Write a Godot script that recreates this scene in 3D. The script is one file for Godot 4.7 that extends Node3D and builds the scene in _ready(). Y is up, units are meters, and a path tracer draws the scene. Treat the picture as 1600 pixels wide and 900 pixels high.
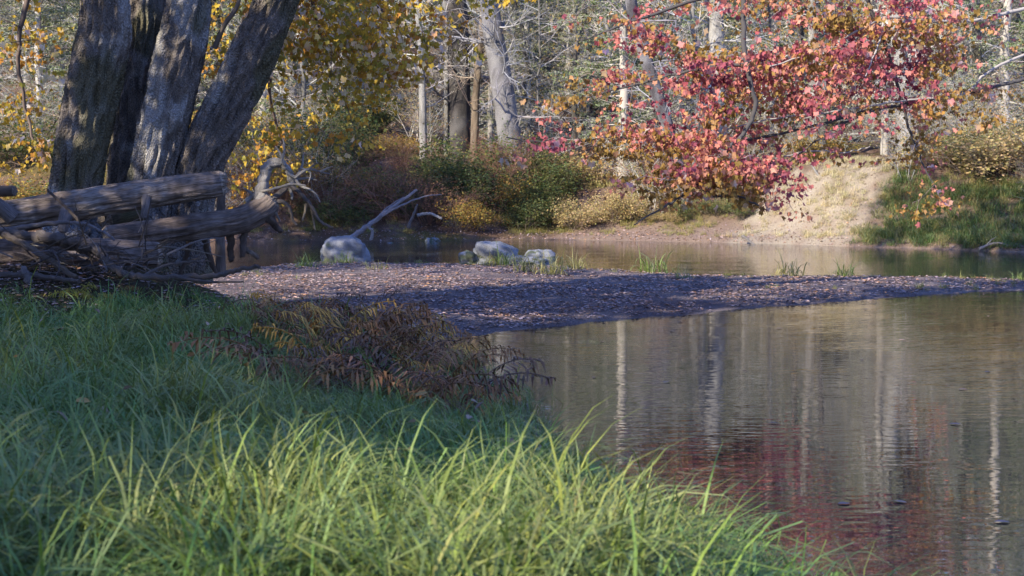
extends Node3D
# A river in autumn: grassy near bank, driftwood, a leaf-covered gravel bar, a red maple bough over the water, a wood behind.

const EYE := 1.7                # eye height above the water
const PITCH := -4.3             # degrees
const FOCAL := 56.46            # millimetres on a 24 mm high frame
const SUN := Vector3(0.60, -0.52, -0.61)   # the way the sunlight travels

const RIPPLE := 2.8

var rng := RandomNumberGenerator.new()
var noise_a := FastNoiseLite.new()
var noise_b := FastNoiseLite.new()
var noise_r := FastNoiseLite.new()   # one cycle per unit, for relief
var M := {}
var cam_basis := Basis()
var near_land := PackedVector2Array()
var grass_bank := PackedVector2Array()
var island := PackedVector2Array()
var names := {}

# ------------------------------------------------------------------ geometry
class Buf:
	var v := PackedVector3Array()
	var n := PackedVector3Array()
	var c := PackedColorArray()
	var uv := PackedVector2Array()
	var ix := PackedInt32Array()

	func tube(p: PackedVector3Array, r: PackedFloat32Array, sides: int, col: Color, tip := true) -> void:
		var t := (p[1] - p[0]).normalized()
		var u := t.cross(Vector3(0.31, 0.2, 0.93) if absf(t.y) > 0.8 else Vector3.UP).normalized()
		var along := 0.0
		var base := v.size()
		var rings := p.size()
		for i in rings:
			if i > 0:
				along += p[i].distance_to(p[i - 1])
			t = (p[mini(i + 1, rings - 1)] - p[maxi(i - 1, 0)]).normalized()
			u = (u - t * u.dot(t)).normalized()
			var w := t.cross(u)
			for k in sides + 1:
				var a := TAU * k / sides
				var d := u * cos(a) + w * sin(a)
				v.append(p[i] + d * r[i])
				n.append(d)
				c.append(col)
				uv.append(Vector2(float(k) / sides, along))
		for i in rings - 1:
			for k in sides:
				var q := base + i * (sides + 1) + k
				var s := q + sides + 1
				ix.append_array([q, s, s + 1, q, s + 1, q + 1])
		if tip:
			for e in 2:
				var i := 0 if e == 0 else rings - 1
				var at := v.size()
				var d := (p[0] - p[1] if e == 0 else p[rings - 1] - p[rings - 2]).normalized()
				v.append(p[i] + d * r[i] * 0.25)
				n.append(d)
				c.append(col)
				uv.append(Vector2(0.5, along))
				for k in sides + 1:
					v.append(v[base + i * (sides + 1) + k])
					n.append(d)
					c.append(col)
					uv.append(Vector2(float(k) / sides, along))
				for k in sides:
					if e == 0:
						ix.append_array([at, at + 1 + k, at + 2 + k])
					else:
						ix.append_array([at, at + 2 + k, at + 1 + k])

	func twig(a: Vector3, b: Vector3, ra: float, rb: float, col: Color) -> void:
		var t := (b - a).normalized()
		var u := t.cross(Vector3(0.31, 0.2, 0.93) if absf(t.y) > 0.8 else Vector3.UP).normalized()
		var w := t.cross(u)
		var base := v.size()
		for k in 3:
			var d: Vector3 = u * [1.0, -0.5, -0.5][k] + w * [0.0, 0.866, -0.866][k]
			v.append(a + d * ra)
			v.append(b + d * rb)
			n.append(d)
			n.append(d)
			c.append(col)
			c.append(col)
			uv.append(Vector2(k / 3.0, 0))
			uv.append(Vector2(k / 3.0, 1))
		for k in 3:
			var q := base + 2 * k
			var s := base + 2 * ((k + 1) % 3)
			ix.append_array([q, q + 1, s + 1, q, s + 1, s])

	func tri(a: Vector3, b: Vector3, d: Vector3, col: Color) -> void:
		var m := (d - a).cross(b - a).normalized()
		var base := v.size()
		v.append_array([a, b, d])
		n.append_array([m, m, m])
		c.append_array([col, col, col])
		uv.append_array([Vector2(0, 0), Vector2(0, 1), Vector2(1, 0)])
		ix.append_array([base, base + 1, base + 2])

	func quad(a: Vector3, b: Vector3, d: Vector3, e: Vector3, col: Color) -> void:
		tri(a, b, d, col)
		tri(a, d, e, col)

	func smooth() -> void:
		n.fill(Vector3.ZERO)
		for i in range(0, ix.size(), 3):
			var f := (v[ix[i + 2]] - v[ix[i]]).cross(v[ix[i + 1]] - v[ix[i]])
			n[ix[i]] += f
			n[ix[i + 1]] += f
			n[ix[i + 2]] += f
		for i in n.size():
			n[i] = n[i].normalized()

	func mesh(m: Material, into: ArrayMesh = null) -> ArrayMesh:
		var a := []
		a.resize(Mesh.ARRAY_MAX)
		a[Mesh.ARRAY_VERTEX] = v
		a[Mesh.ARRAY_NORMAL] = n
		a[Mesh.ARRAY_COLOR] = c
		a[Mesh.ARRAY_TEX_UV] = uv
		a[Mesh.ARRAY_INDEX] = ix
		var out := into if into else ArrayMesh.new()
		if v.size():
			out.add_surface_from_arrays(Mesh.PRIMITIVE_TRIANGLES, a)
			out.surface_set_material(out.get_surface_count() - 1, m)
		return out


# a point of the place, from where it shows in the photograph and how far away it stands
func at(px: float, py: float, d: float) -> Vector3:
	var f := 900.0 * FOCAL / 24.0
	var r := cam_basis * Vector3((px - 800.0) / f, (450.0 - py) / f, -1.0)
	return Vector3(0, EYE, 0) + r * (d / -r.z)

func pixel(p: Vector3) -> Vector3:
	var q := cam_basis.inverse() * (p - Vector3(0, EYE, 0))
	var f := 900.0 * FOCAL / 24.0
	return Vector3(800.0 + q.x / -q.z * f, 450.0 - q.y / -q.z * f, -q.z)

func in_view(p: Vector3, margin := 0.0) -> bool:
	var q := pixel(p)
	return q.z > 0.2 and q.x > -margin and q.x < 1600 + margin and q.y > -margin and q.y < 900 + margin

func rf(a: float, b: float) -> float:
	return rng.randf_range(a, b)

func rdir() -> Vector3:
	return Vector3(rng.randfn(), rng.randfn(), rng.randfn()).normalized()

func vary(c: Color, k: float) -> Color:
	var f := 1.0 + rf(-k, k)
	return Color(c.r * f * (1 + rf(-k, k) * 0.3), c.g * f, c.b * f * (1 + rf(-k, k) * 0.3))

func numbered(called: String) -> String:
	names[called] = names.get(called, -1) + 1
	return called if names[called] == 0 else "%s_%03d" % [called, names[called]]

func part(called: String, mesh: Mesh, parent: Node3D, mat: Material = null) -> MeshInstance3D:
	var o := MeshInstance3D.new()
	o.name = called
	o.mesh = mesh
	if mat:
		o.material_override = mat
	parent.add_child(o, true)
	return o

func thing(called: String, label: String, category: String, where := Vector3.ZERO, group := "") -> Node3D:
	var o := Node3D.new()
	o.name = numbered(called)
	o.position = where
	add_child(o)
	o.set_meta("label", label)
	o.set_meta("category", category)
	if group:
		o.set_meta("group", group)
	return o

func single(called: String, mesh: Mesh, label: String, category: String, group := "", where := Vector3.ZERO) -> MeshInstance3D:
	var o := MeshInstance3D.new()
	o.name = numbered(called)
	o.mesh = mesh
	o.position = where
	add_child(o)
	o.set_meta("label", label)
	o.set_meta("category", category)
	if group:
		o.set_meta("group", group)
	return o

func scatter(called: String, mesh: Mesh, where: Array, tint: Array, parent: Node = self, label := "", category := "") -> void:
	var mm := MultiMesh.new()
	mm.transform_format = MultiMesh.TRANSFORM_3D
	mm.use_colors = true
	mm.mesh = mesh
	mm.instance_count = where.size()
	for i in where.size():
		mm.set_instance_transform(i, where[i])
		mm.set_instance_color(i, tint[i])
	var o := MultiMeshInstance3D.new()
	o.name = numbered(called) if parent == self else called
	o.multimesh = mm
	parent.add_child(o, true)
	o.set_meta("kind", "stuff")
	if label:
		o.set_meta("label", label)
		o.set_meta("category", category)

func curve(p: Array, steps: int) -> PackedVector3Array:
	var out := PackedVector3Array()
	for i in p.size() - 1:
		var a: Vector3 = p[maxi(i - 1, 0)]
		var b: Vector3 = p[i]
		var c: Vector3 = p[i + 1]
		var d: Vector3 = p[mini(i + 2, p.size() - 1)]
		for k in steps:
			out.append(b.cubic_interpolate(c, a, d, float(k) / steps))
	out.append(p[-1])
	return out

func taper(a: float, b: float, n: int, power := 1.0) -> PackedFloat32Array:
	var out := PackedFloat32Array()
	for i in n:
		out.append(lerpf(a, b, pow(float(i) / maxi(n - 1, 1), power)))
	return out

func crooked(p: PackedVector3Array, k: float) -> PackedVector3Array:
	for i in range(1, p.size()):
		p[i] += rdir() * k
	return p

# a stem with furrowed bark: ridges are real relief, colour comes from bark, lichen and moss
func bark_stem(b: Buf, p: PackedVector3Array, r: PackedFloat32Array, sides: int, ridge: float, cols: Array, pitch := 9.0, stretch := 0.2, seed_at := 0.0) -> void:
	var t := (p[1] - p[0]).normalized()
	var u := t.cross(Vector3(0.31, 0.2, 0.93) if absf(t.y) > 0.8 else Vector3.UP).normalized()
	var base := b.v.size()
	var rings := p.size()
	var along := 0.0
	for i in rings:
		if i > 0:
			along += p[i].distance_to(p[i - 1])
		t = (p[mini(i + 1, rings - 1)] - p[maxi(i - 1, 0)]).normalized()
		u = (u - t * u.dot(t)).normalized()
		var w := t.cross(u)
		for k in sides + 1:
			var a := TAU * (k % sides) / sides
			var d := u * cos(a) + w * sin(a)
			var q := Vector3(cos(a) * r[i] * pitch, along * pitch * stretch + seed_at, sin(a) * r[i] * pitch)
			var f := 1.0 - absf(noise_r.get_noise_3d(q.x, q.y, q.z)) * 3.0
			var lump := noise_b.get_noise_3d(cos(a) * 9, along * 12 + seed_at * 7, sin(a) * 9)
			b.v.append(p[i] + d * (r[i] * (1 + lump * 0.16) + ridge * f))
			b.n.append(d)
			b.uv.append(Vector2(float(k) / sides, along))
			var pos := p[i] + d * r[i]
			var m := noise_b.get_noise_3d(pos.x * 55 + seed_at, pos.y * 40, pos.z * 55)
			var g := noise_a.get_noise_3d(pos.x * 60, pos.y * 30 + seed_at, pos.z * 60)
			var col: Color = cols[0] * (1.0 + 0.5 * noise_r.get_noise_3d(pos.x * 11, pos.y * 4, pos.z * 11))
			m += 0.22 * noise_r.get_noise_3d(pos.x * 9 + seed_at, pos.y * 5, pos.z * 9)
			col = col.lerp(cols[1], clampf((m - 0.02) * 3.5, 0, 0.85))
			col = col.lerp(cols[2], clampf((g - 0.12) * 4.0, 0, 0.7))
			b.c.append(col)
	for i in rings - 1:
		for k in sides:
			var q := base + i * (sides + 1) + k
			var s := q + sides + 1
			b.ix.append_array([q, s, s + 1, q, s + 1, q + 1])

func weld_seam(b: Buf, sides: int) -> void:
	for q in range(0, b.v.size() - sides, sides + 1):
		var m := (b.n[q] + b.n[q + sides]).normalized()
		b.n[q] = m
		b.n[q + sides] = m

# ------------------------------------------------------------------ land
func sd(poly: PackedVector2Array, x: float, z: float) -> float:
	var p := Vector2(x, z)
	var best := 1e9
	for i in poly.size():
		var a := poly[i]
		var e := poly[(i + 1) % poly.size()] - a
		var w := p - a
		best = minf(best, (w - e * clampf(w.dot(e) / e.length_squared(), 0, 1)).length_squared())
	return sqrt(best) * (1.0 if Geometry2D.is_point_in_polygon(p, poly) else -1.0)

func far_shore(x: float) -> float:
	var xs := [-60.0, -16.0, -7.7, -2.0, 1.0, 4.5, 7.6, 9.6, 13.2, 30.0, 70.0]
	var ds := [46.0, 42.0, 41.5, 42.2, 43.0, 42.0, 40.0, 38.0, 35.0, 31.0, 28.0]
	if x <= xs[0]:
		return ds[0]
	for i in xs.size() - 1:
		if x < xs[i + 1]:
			return lerpf(ds[i], ds[i + 1], (x - xs[i]) / (xs[i + 1] - xs[i])) + 0.35 * noise_a.get_noise_1d(x * 16)
	return ds[-1]

func height(x: float, z: float) -> float:
	var d := -z
	var rough := noise_a.get_noise_2d(x * 9, z * 9)
	var fine := noise_b.get_noise_2d(x * 60, z * 60)
	var t := d - far_shore(x)
	var h := -1.2
	if t > -4:
		if t < 0:
			h = maxf(-1.2, t * 0.35)
		else:
			var wl := smoothstep(2.0, -4.0, x)
			var wr := smoothstep(6.5, 10.0, x)
			var wc := 1.0 - wl - wr
			h = wl * (0.25 * smoothstep(0, 0.6, t) + 2.2 * smoothstep(0.4, 5.0, t) + 0.17 * maxf(t - 5, 0)) + wc * (0.15 * smoothstep(0, 0.6, t) + 1.5 * smoothstep(0.5, 5.0, t) + 0.07 * maxf(t - 5, 0)) + wr * (0.15 * smoothstep(0, 0.5, t) + 2.2 * smoothstep(0.0, 6.0, t) + 0.07 * maxf(t - 6, 0))
			h += 0.22 * maxf(t - 45, 0)
			h += (rough * 0.5 + fine * 0.1) * smoothstep(0.5, 4.0, t)
	if d < 36:
		var s := sd(near_land, x, z)
		if s > -4:
			s += rough * 0.5 * smoothstep(-1.5, -0.2, s + 0.5)
			var hn := s * 0.3 if s < 0 else 0.075 * (1 - exp(-s / 0.7)) + fine * 0.035
			hn = maxf(hn, -1.2)
			if s > -0.2:
				var g := sd(grass_bank, x, z)
				hn += 0.42 * exp(-pow((x + 5.0) / 2.5, 2) - pow((d - 14.2) / 1.7, 2)) * smoothstep(-0.3, 0.8, g)   # debris banked up under the driftwood
				hn += 0.36 * smoothstep(-0.5, 1.3, g) + (0.12 * rough + 0.02 * fine) * smoothstep(-0.3, 1.0, g)
			h = maxf(h, hn)
		var i := sd(island, x, z)
		if i > -3:
			h = maxf(h, i * 0.3 if i < 0 else 0.5 * (1 - exp(-i)) + rough * 0.1)
	return h

func ground(x: float, z: float) -> Vector3:
	return Vector3(x, height(x, z), z)

func spread(lo: float, hi: float, fine_lo: float, fine_hi: float, step: float, coarse: float) -> PackedFloat32Array:
	var out := PackedFloat32Array()
	var x := fine_lo
	while x <= fine_hi:
		out.append(x)
		x += step
	var g := step
	while out[-1] < hi:
		g = minf(g * 1.12, coarse)
		out.append(out[-1] + g)
	g = step
	var low := PackedFloat32Array()
	x = fine_lo
	while x > lo:
		g = minf(g * 1.12, coarse)
		x -= g
		low.append(x)
	low.reverse()
	low.append_array(out)
	return low

func build_land() -> void:
	var xs := spread(-90, 90, -14, 16, 0.22, 5)
	var zs := spread(-190, 45, -54, 2, 0.22, 5)
	var b := Buf.new()
	var w := xs.size()
	for z in zs:
		for x in xs:
			b.v.append(Vector3(x, height(x, z), z))
			b.n.append(Vector3.UP)
			b.uv.append(Vector2(x, z))
			var d := -z
			var t := d - far_shore(x)
			var k := noise_b.get_noise_2d(x * 22, z * 22)
			var k2 := noise_a.get_noise_2d(x * 45, z * 45)
			var col := Color(0.20, 0.16, 0.155).lerp(Color(0.27, 0.22, 0.205), clampf(0.5 + k2 * 2, 0, 1))
			if t > -1:
				col = Color(0.17, 0.105, 0.07).lerp(Color(0.20, 0.16, 0.06), clampf(0.4 + k * 2, 0, 1)).lerp(Color(0.28, 0.19, 0.14), clampf(k2 * 3, 0, 1))
				var edge := smoothstep(0.5, 2.5, x) * smoothstep(3.4, 1.2, t + k2 * 2)
				col = col.lerp(Color(0.40, 0.29, 0.22), edge * 0.85)
				var strip := x - 0.48 * t + 0.8 * k2
				var sandy := smoothstep(5.9, 6.8, strip) * smoothstep(9.7, 9.1, strip) * smoothstep(7.5, 5.0, t + k2 * 3)
				col = col.lerp(Color(0.50, 0.42, 0.31), sandy * clampf(0.85 + k2, 0, 1))
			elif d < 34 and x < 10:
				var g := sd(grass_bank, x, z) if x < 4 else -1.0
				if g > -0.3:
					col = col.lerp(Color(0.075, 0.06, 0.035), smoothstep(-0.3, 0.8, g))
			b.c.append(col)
	for j in zs.size() - 1:
		for i in w - 1:
			var a := (j + 1) * w + i     # nearer the camera
			var c := j * w + i
			b.ix.append_array([a, c, c + 1, a, c + 1, a + 1])
	b.smooth()
	var o := MeshInstance3D.new()
	o.name = "ground"
	o.mesh = b.mesh(M.ground)
	o.set_meta("kind", "structure")
	add_child(o)

	var q := Buf.new()
	q.v = PackedVector3Array([Vector3(-120, 0, 40), Vector3(-120, 0, -80), Vector3(120, 0, -80), Vector3(120, 0, 40)])
	q.n = PackedVector3Array([Vector3.UP, Vector3.UP, Vector3.UP, Vector3.UP])
	q.c = PackedColorArray([Color.WHITE, Color.WHITE, Color.WHITE, Color.WHITE])
	q.uv = PackedVector2Array([Vector2(-120, -40), Vector2(-120, 80), Vector2(120, 80), Vector2(120, -40)])
	q.ix = PackedInt32Array([0, 1, 2, 0, 2, 3])
	var water := MeshInstance3D.new()
	water.name = "river_water"
	water.mesh = q.mesh(M.water)
	water.set_meta("kind", "structure")
	add_child(water)

# ------------------------------------------------------------------ materials
func noise_texture(freq: float, size: int, lo: float, hi: float, as_normal := false, bump := 8.0, octaves := 5, kind := FastNoiseLite.TYPE_SIMPLEX_SMOOTH, sd_ := 3) -> NoiseTexture2D:
	var n := FastNoiseLite.new()
	n.seed = sd_
	n.noise_type = kind
	n.frequency = freq
	n.fractal_octaves = octaves
	var t := NoiseTexture2D.new()
	t.width = size
	t.height = size
	t.seamless = true
	t.noise = n
	if as_normal:
		t.as_normal_map = true
		t.bump_strength = bump
	else:
		var g := Gradient.new()
		g.set_color(0, Color(lo, lo, lo))
		g.set_color(1, Color(hi, hi, hi))
		t.color_ramp = g
	return t

# the slopes of small wind ripples whose crests run across the river, with calm and ruffled patches
func ripples() -> ImageTexture:
	var n := FastNoiseLite.new()
	n.seed = 11
	n.frequency = 0.03
	n.fractal_octaves = 3
	n.fractal_gain = 0.5
	var size := 1024
	var h := n.get_seamless_image(size, size).get_data()
	n.seed = 4
	n.frequency = 0.004
	n.fractal_octaves = 2
	var calm := n.get_seamless_image(size, size).get_data()
	var out := PackedByteArray()
	out.resize(size * size * 3)
	for y in size:
		for x in size:
			var i := y * size + x
			var k := 0.45 + 0.9 * smoothstep(70.0, 190.0, calm[i])
			var dx := float(h[y * size + (x + 2) % size]) - h[y * size + (x + size - 2) % size]
			var dy := float(h[((y + 2) % size) * size + x]) - h[((y + size - 2) % size) * size + x]
			out[i * 3] = int(clampf(127.5 + dx * 0.18 * RIPPLE * k, 0, 255))
			out[i * 3 + 1] = int(clampf(127.5 + dy * RIPPLE * k, 0, 255))
			out[i * 3 + 2] = 255
	return ImageTexture.create_from_image(Image.create_from_data(size, size, false, Image.FORMAT_RGB8, out))

func material(called: String, rough := 0.9, spec := 0.3) -> StandardMaterial3D:
	var m := StandardMaterial3D.new()
	m.resource_name = called
	m.vertex_color_use_as_albedo = true
	m.roughness = rough
	m.metallic_specular = spec
	m.cull_mode = BaseMaterial3D.CULL_DISABLED
	M[called] = m
	return m

func build_materials() -> void:
	var grain := noise_texture(0.03, 512, 0.55, 1.0)
	var fine := noise_texture(0.09, 512, 0.5, 1.0)
	var bump := noise_texture(0.06, 512, 0.0, 1.0)
	var m := material("ground", 0.95, 0.2)
	m.albedo_texture = fine
	m.uv1_scale = Vector3(0.9, 0.9, 0.9)
	m.heightmap_enabled = true
	m.heightmap_texture = bump
	m.heightmap_scale = 3.0
	m = material("bark", 0.92, 0.25)
	m.albedo_texture = fine
	m.uv1_scale = Vector3(3, 0.8, 1)
	m.heightmap_enabled = true
	m.heightmap_texture = bump
	m.heightmap_scale = 2.5
	m = material("wood", 0.85, 0.3)
	m.albedo_texture = grain
	m.uv1_scale = Vector3(4, 0.35, 1)
	m.heightmap_enabled = true
	m.heightmap_texture = bump
	m.heightmap_scale = 1.5
	m = material("stone", 0.9, 0.3)
	m.albedo_texture = fine
	m.uv1_triplanar = true
	m.uv1_scale = Vector3(1.2, 1.2, 1.2)
	m.heightmap_enabled = true
	m.heightmap_texture = bump
	m.heightmap_scale = 2.0
	material("twig", 0.9, 0.25)
	m = material("leaf", 0.55, 0.35)
	m.backlight_enabled = true
	m.backlight = Color(0.95, 0.9, 0.86)
	m = material("grass", 0.5, 0.35)
	m.backlight_enabled = true
	m.backlight = Color(0.75, 0.78, 0.6)
	m = material("needle", 0.7, 0.3)
	m.backlight_enabled = true
	m.backlight = Color(0.45, 0.5, 0.4)
	m = material("litter", 0.8, 0.3)
	m = material("water", 0.02, 0.5)
	m.vertex_color_use_as_albedo = false
	m.albedo_color = Color(0.026, 0.026, 0.021).linear_to_srgb()
	m.normal_enabled = true
	m.refraction_enabled = true
	m.refraction_scale = 0.2
	m.normal_texture = ripples()
	m.normal_scale = 0.025
	m.uv1_scale = Vector3(0.09, 0.24, 1)

# ------------------------------------------------------------------ leaves and small plants
func maple_leaf(m: Material, fold := 0.25, curl := 0.22) -> ArrayMesh:
	var b := Buf.new()
	var ang := [180.0, 140.0, 108.0, 78.0, 50.0, 24.0, 0.0, -24.0, -50.0, -78.0, -108.0, -140.0]
	var rad := [0.12, 0.4, 0.66, 0.54, 0.88, 0.62, 1.0, 0.62, 0.88, 0.54, 0.66, 0.4]
	var pts := []
	for i in 12:
		var a := deg_to_rad(ang[i])
		var x: float = sin(a) * rad[i] * 0.62
		var y: float = cos(a) * rad[i] * 0.62
		pts.append(Vector3(x, -0.35 - y, absf(x) * fold - curl * y * y * signf(y) + x * y * curl))
	for i in 12:
		b.tri(Vector3(0, -0.35, 0), pts[i], pts[(i + 1) % 12], Color.WHITE)
	b.twig(Vector3.ZERO, Vector3(0, -0.3, 0), 0.012, 0.01, Color(0.6, 0.5, 0.4))
	return b.mesh(m)

func curled_leaf(m: Material, k: float) -> ArrayMesh:
	var b := Buf.new()
	var pts := [Vector3(0, 0, -0.5), Vector3(0.24, k, -0.25), Vector3(0.3, k * 1.3, 0.1), Vector3(0.1, k * 0.5, 0.5), Vector3(-0.13, k * 0.7, 0.42), Vector3(-0.33, k, 0.08), Vector3(-0.22, k * 0.6, -0.3)]
	for i in 7:
		b.tri(Vector3(0, 0.02, 0), pts[i], pts[(i + 1) % 7], Color.WHITE)
	return b.mesh(m)

func grass_clump(m: Material, blades: int, spread_r: float, h: float, width: float, droop: float) -> ArrayMesh:
	var b := Buf.new()
	for i in blades:
		var a := rf(0, TAU)
		var out := Vector3(cos(a), 0, sin(a))
		var p := out * rf(0, spread_r)
		a += rf(-2.0, 2.0)
		out = Vector3(cos(a), 0, sin(a))
		var side := Vector3(-sin(a), 0, cos(a))
		var len_ := h * rf(0.5, 1.15)
		var wide := width * (1.8 if rng.randf() < 0.3 else rf(0.7, 1.1))
		var lean := rf(0.05, 0.5) + (rf(0.3, 0.9) if rng.randf() < 0.25 else 0.0)
		var bend := rf(0.15, 1.0) * droop
		var col := vary(Color(1, 1, 1), 0.22)
		if rng.randf() < 0.3:
			col = Color(2.6, 1.45, 2.0) * rf(0.6, 1.1)
		elif rng.randf() < 0.2:
			col = Color(1.5, 1.15, 0.7)
		var seg := 5
		var prev_l := p - side * wide * 0.5
		var prev_r := p + side * wide * 0.5
		var th := lean
		var twist := rf(-0.5, 0.5)
		for k in seg:
			th += bend * (0.18 + 0.16 * k)
			p += (Vector3.UP * cos(th) + out * sin(th)) * (len_ / seg)
			var s := side.rotated(Vector3.UP, twist * (k + 1) / seg)
			var wd := wide * (1.0 - pow((k + 1.0) / seg, 2.0) * 0.95)
			var l := p - s * wd * 0.5
			var r := p + s * wd * 0.5
			b.tri(prev_l, l, r, col)
			b.tri(prev_l, r, prev_r, col)
			prev_l = l
			prev_r = r
	return b.mesh(m)

func frond(b: Buf, base: Vector3, a: float, len_: float, rise: float, col: Color) -> void:
	var out := Vector3(cos(a), 0, sin(a))
	var side := Vector3(-sin(a), 0, cos(a))
	var th := rise
	var p := base
	var segs := 26
	for k in segs:
		var q := p + (out * cos(th) + Vector3.UP * sin(th)) * len_ / segs
		b.twig(p, q, 0.005, 0.004, col * 0.8)
		th -= 0.062
		p = q
		if k < 4:
			continue
		var f := float(k) / segs
		var wl := len_ * 0.24 * sin(PI * pow(1.0 - f, 0.8) * 0.62 + 0.12)
		for s in [-1.0, 1.0]:
			if rng.randf() < 0.14:
				continue
			var c := vary(col, 0.4)
			var dir: Vector3 = (side * s + out * 0.35 + Vector3.UP * rf(-0.9, 0.35)).normalized()
			var tip: Vector3 = p + dir * wl * rf(0.7, 1.1) + Vector3.DOWN * rf(0, 0.06)
			var mid: Vector3 = p + dir * wl * 0.5 + Vector3.UP * rf(-0.01, 0.03)
			var wd := len_ * 0.013
			b.tri(p - out * wd * 0.3, mid - out * wd, mid + out * wd, c)
			b.tri(mid - out * wd, tip, mid + out * wd, c)

# twigs that grow from boughs to leaf clusters, each from the nearest wood already there
func grow(b: Buf, nodes: PackedVector3Array, goals: Array, r0: float, col: Color) -> void:
	var keyed := []
	for g in goals:
		var best := 1e9
		for n in nodes:
			best = minf(best, n.distance_squared_to(g))
		keyed.append([best, g])
	keyed.sort_custom(func(p, q): return p[0] < q[0])
	var reach := nodes.duplicate()
	for e in keyed:
		var g: Vector3 = e[1]
		var best := 1e9
		var from := g
		for n in reach:
			var d := n.distance_squared_to(g)
			if d < best:
				best = d
				from = n
		var len_ := sqrt(best)
		if len_ < 0.02:
			continue
		var mid := from.lerp(g, 0.5) + rdir() * len_ * 0.12 + Vector3.UP * len_ * 0.08
		var r := r0 * clampf(0.5 + len_, 0.6, 1.6)
		b.twig(from, mid, r, r * 0.8, col)
		b.twig(mid, g, r * 0.8, r * 0.5, col)
		reach.append(mid)
		reach.append(g)

func along(p: PackedVector3Array, step: float) -> PackedVector3Array:
	var out := PackedVector3Array()
	for i in p.size() - 1:
		var k := maxi(1, int(p[i].distance_to(p[i + 1]) / step))
		for j in k:
			out.append(p[i].lerp(p[i + 1], float(j) / k))
	out.append(p[-1])
	return out

# a leaf hanging from a twig
func hang(p: Vector3, size: float) -> Transform3D:
	var bs := Basis.from_euler(Vector3(rf(-1.25, 0.45), rf(0, TAU), rf(-0.5, 0.5)))
	return Transform3D(bs.scaled(Vector3.ONE * size), p)

# leaves: the largest 300 in view are parts of their own, the rest one part
func leaves(parent: Node3D, shapes: Array, where: Array, palette: Array, mats: Array) -> void:
	var order := range(where.size())
	var key := PackedFloat32Array()
	for t in where:
		var g: Vector3 = parent.position + t.origin
		key.append(1000.0 + g.length() if not in_view(g) else -g.z / t.basis.x.length())
	order.sort_custom(func(p, q): return key[p] < key[q])
	var rest := [[], [], []]
	var tint := [[], [], []]
	for i in order.size():
		var t: Transform3D = where[order[i]]
		var g := parent.position + t.origin
		var hue := 0.46 + 1.15 * noise_r.get_noise_3d(g.x * 0.9, g.y * 0.9, g.z * 0.9) + rng.randfn() * 0.16
		var k := clampi(int(hue * palette.size()), 0, palette.size() - 1)
		if i < 300:
			var o := part("leaf", shapes[i % 3], parent, mats[k])
			o.transform = t
		else:
			rest[i % 3].append(t)
			tint[i % 3].append(vary(palette[k], 0.25))
	for j in 3:
		scatter("foliage", shapes[j], rest[j], tint[j], parent)

func tinted(palette: Array) -> Array:
	var out := []
	for c in palette:
		var m: StandardMaterial3D = M.leaf.duplicate()
		m.vertex_color_use_as_albedo = false
		m.albedo_color = c.linear_to_srgb()
		out.append(m)
	return out

# ------------------------------------------------------------------ trees of the wood
func spruce(h: float, girth: float, dead: float, green: Color, twigcol: Color) -> Array:
	var w := Buf.new()
	var f := Buf.new()
	var p := PackedVector3Array()
	for i in 16:
		p.append(Vector3(rf(-0.05, 0.05), h * i / 15.0, rf(-0.05, 0.05)))
	p[0].y = -0.4
	w.tube(p, taper(girth, 0.02, 16, 0.9), 10, twigcol * 0.9, false)
	var y := 0.7
	while y < h - 0.3:
		var k := y / h
		for j in rng.randi_range(4, 6):
			var a := rf(0, TAU)
			var len_ := (0.5 + 2.3 * pow(1.0 - k, 0.75)) * rf(0.55, 1.15)
			var out := Vector3(cos(a), 0, sin(a))
			var side := Vector3(-sin(a), 0, cos(a))
			var from := Vector3(0, y + rf(-0.15, 0.15), 0)
			var isdead := rng.randf() < 0.75 * smoothstep(dead + 0.1, dead - 0.2, k)
			var sag := rf(-0.35, 0.1) if not isdead else rf(-0.9, 0.6)
			var mid := from + out * len_ * 0.5 + Vector3.UP * len_ * sag * 0.35
			var tip := mid + out * len_ * 0.5 + Vector3.UP * len_ * (sag * 0.5 + 0.08)
			var tc := vary(twigcol, 0.3)
			w.twig(from, mid, 0.011 + 0.005 * len_, 0.008, tc)
			w.twig(mid, tip, 0.008, 0.003, tc)
			var count := int(len_ * (6 if isdead else 9))
			for q in count:
				var u := rf(0.2, 1.0)
				var s: Vector3 = from.lerp(mid, u * 2) if u < 0.5 else mid.lerp(tip, u * 2 - 1)
				var dir := (out * rf(0.2, 0.8) + side * rf(-1, 1) + Vector3.UP * rf(-0.6, 0.3)).normalized()
				var l := rf(0.2, 0.55)
				var e := s + dir * l
				w.twig(s, e, 0.006, 0.003, tc)
				if isdead:
					w.twig(s.lerp(e, 0.5), s.lerp(e, 0.5) + (dir + rdir() * 0.9).normalized() * l * 0.6, 0.004, 0.002, tc)
					if rng.randf() < 0.6:
						var c2 := s.lerp(e, rf(0.3, 1))
						f.tri(c2 + rdir() * 0.06, c2 + rdir() * 0.06, c2 + rdir() * 0.06, vary(Color(0.22, 0.23, 0.15), 0.3))
				else:
					for g in 7:
						var c := s.lerp(e, rf(0.05, 1.0))
						var nd := (dir * 0.6 + rdir()).normalized() * rf(0.07, 0.16)
						var nw := nd.cross(rdir()).normalized() * rf(0.012, 0.03)
						f.tri(c - nw, c + nd, c + nw, vary(green, 0.4))
		y += rf(0.22, 0.42)
	return [w.mesh(M.twig), f.mesh(M.needle)]

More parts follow.
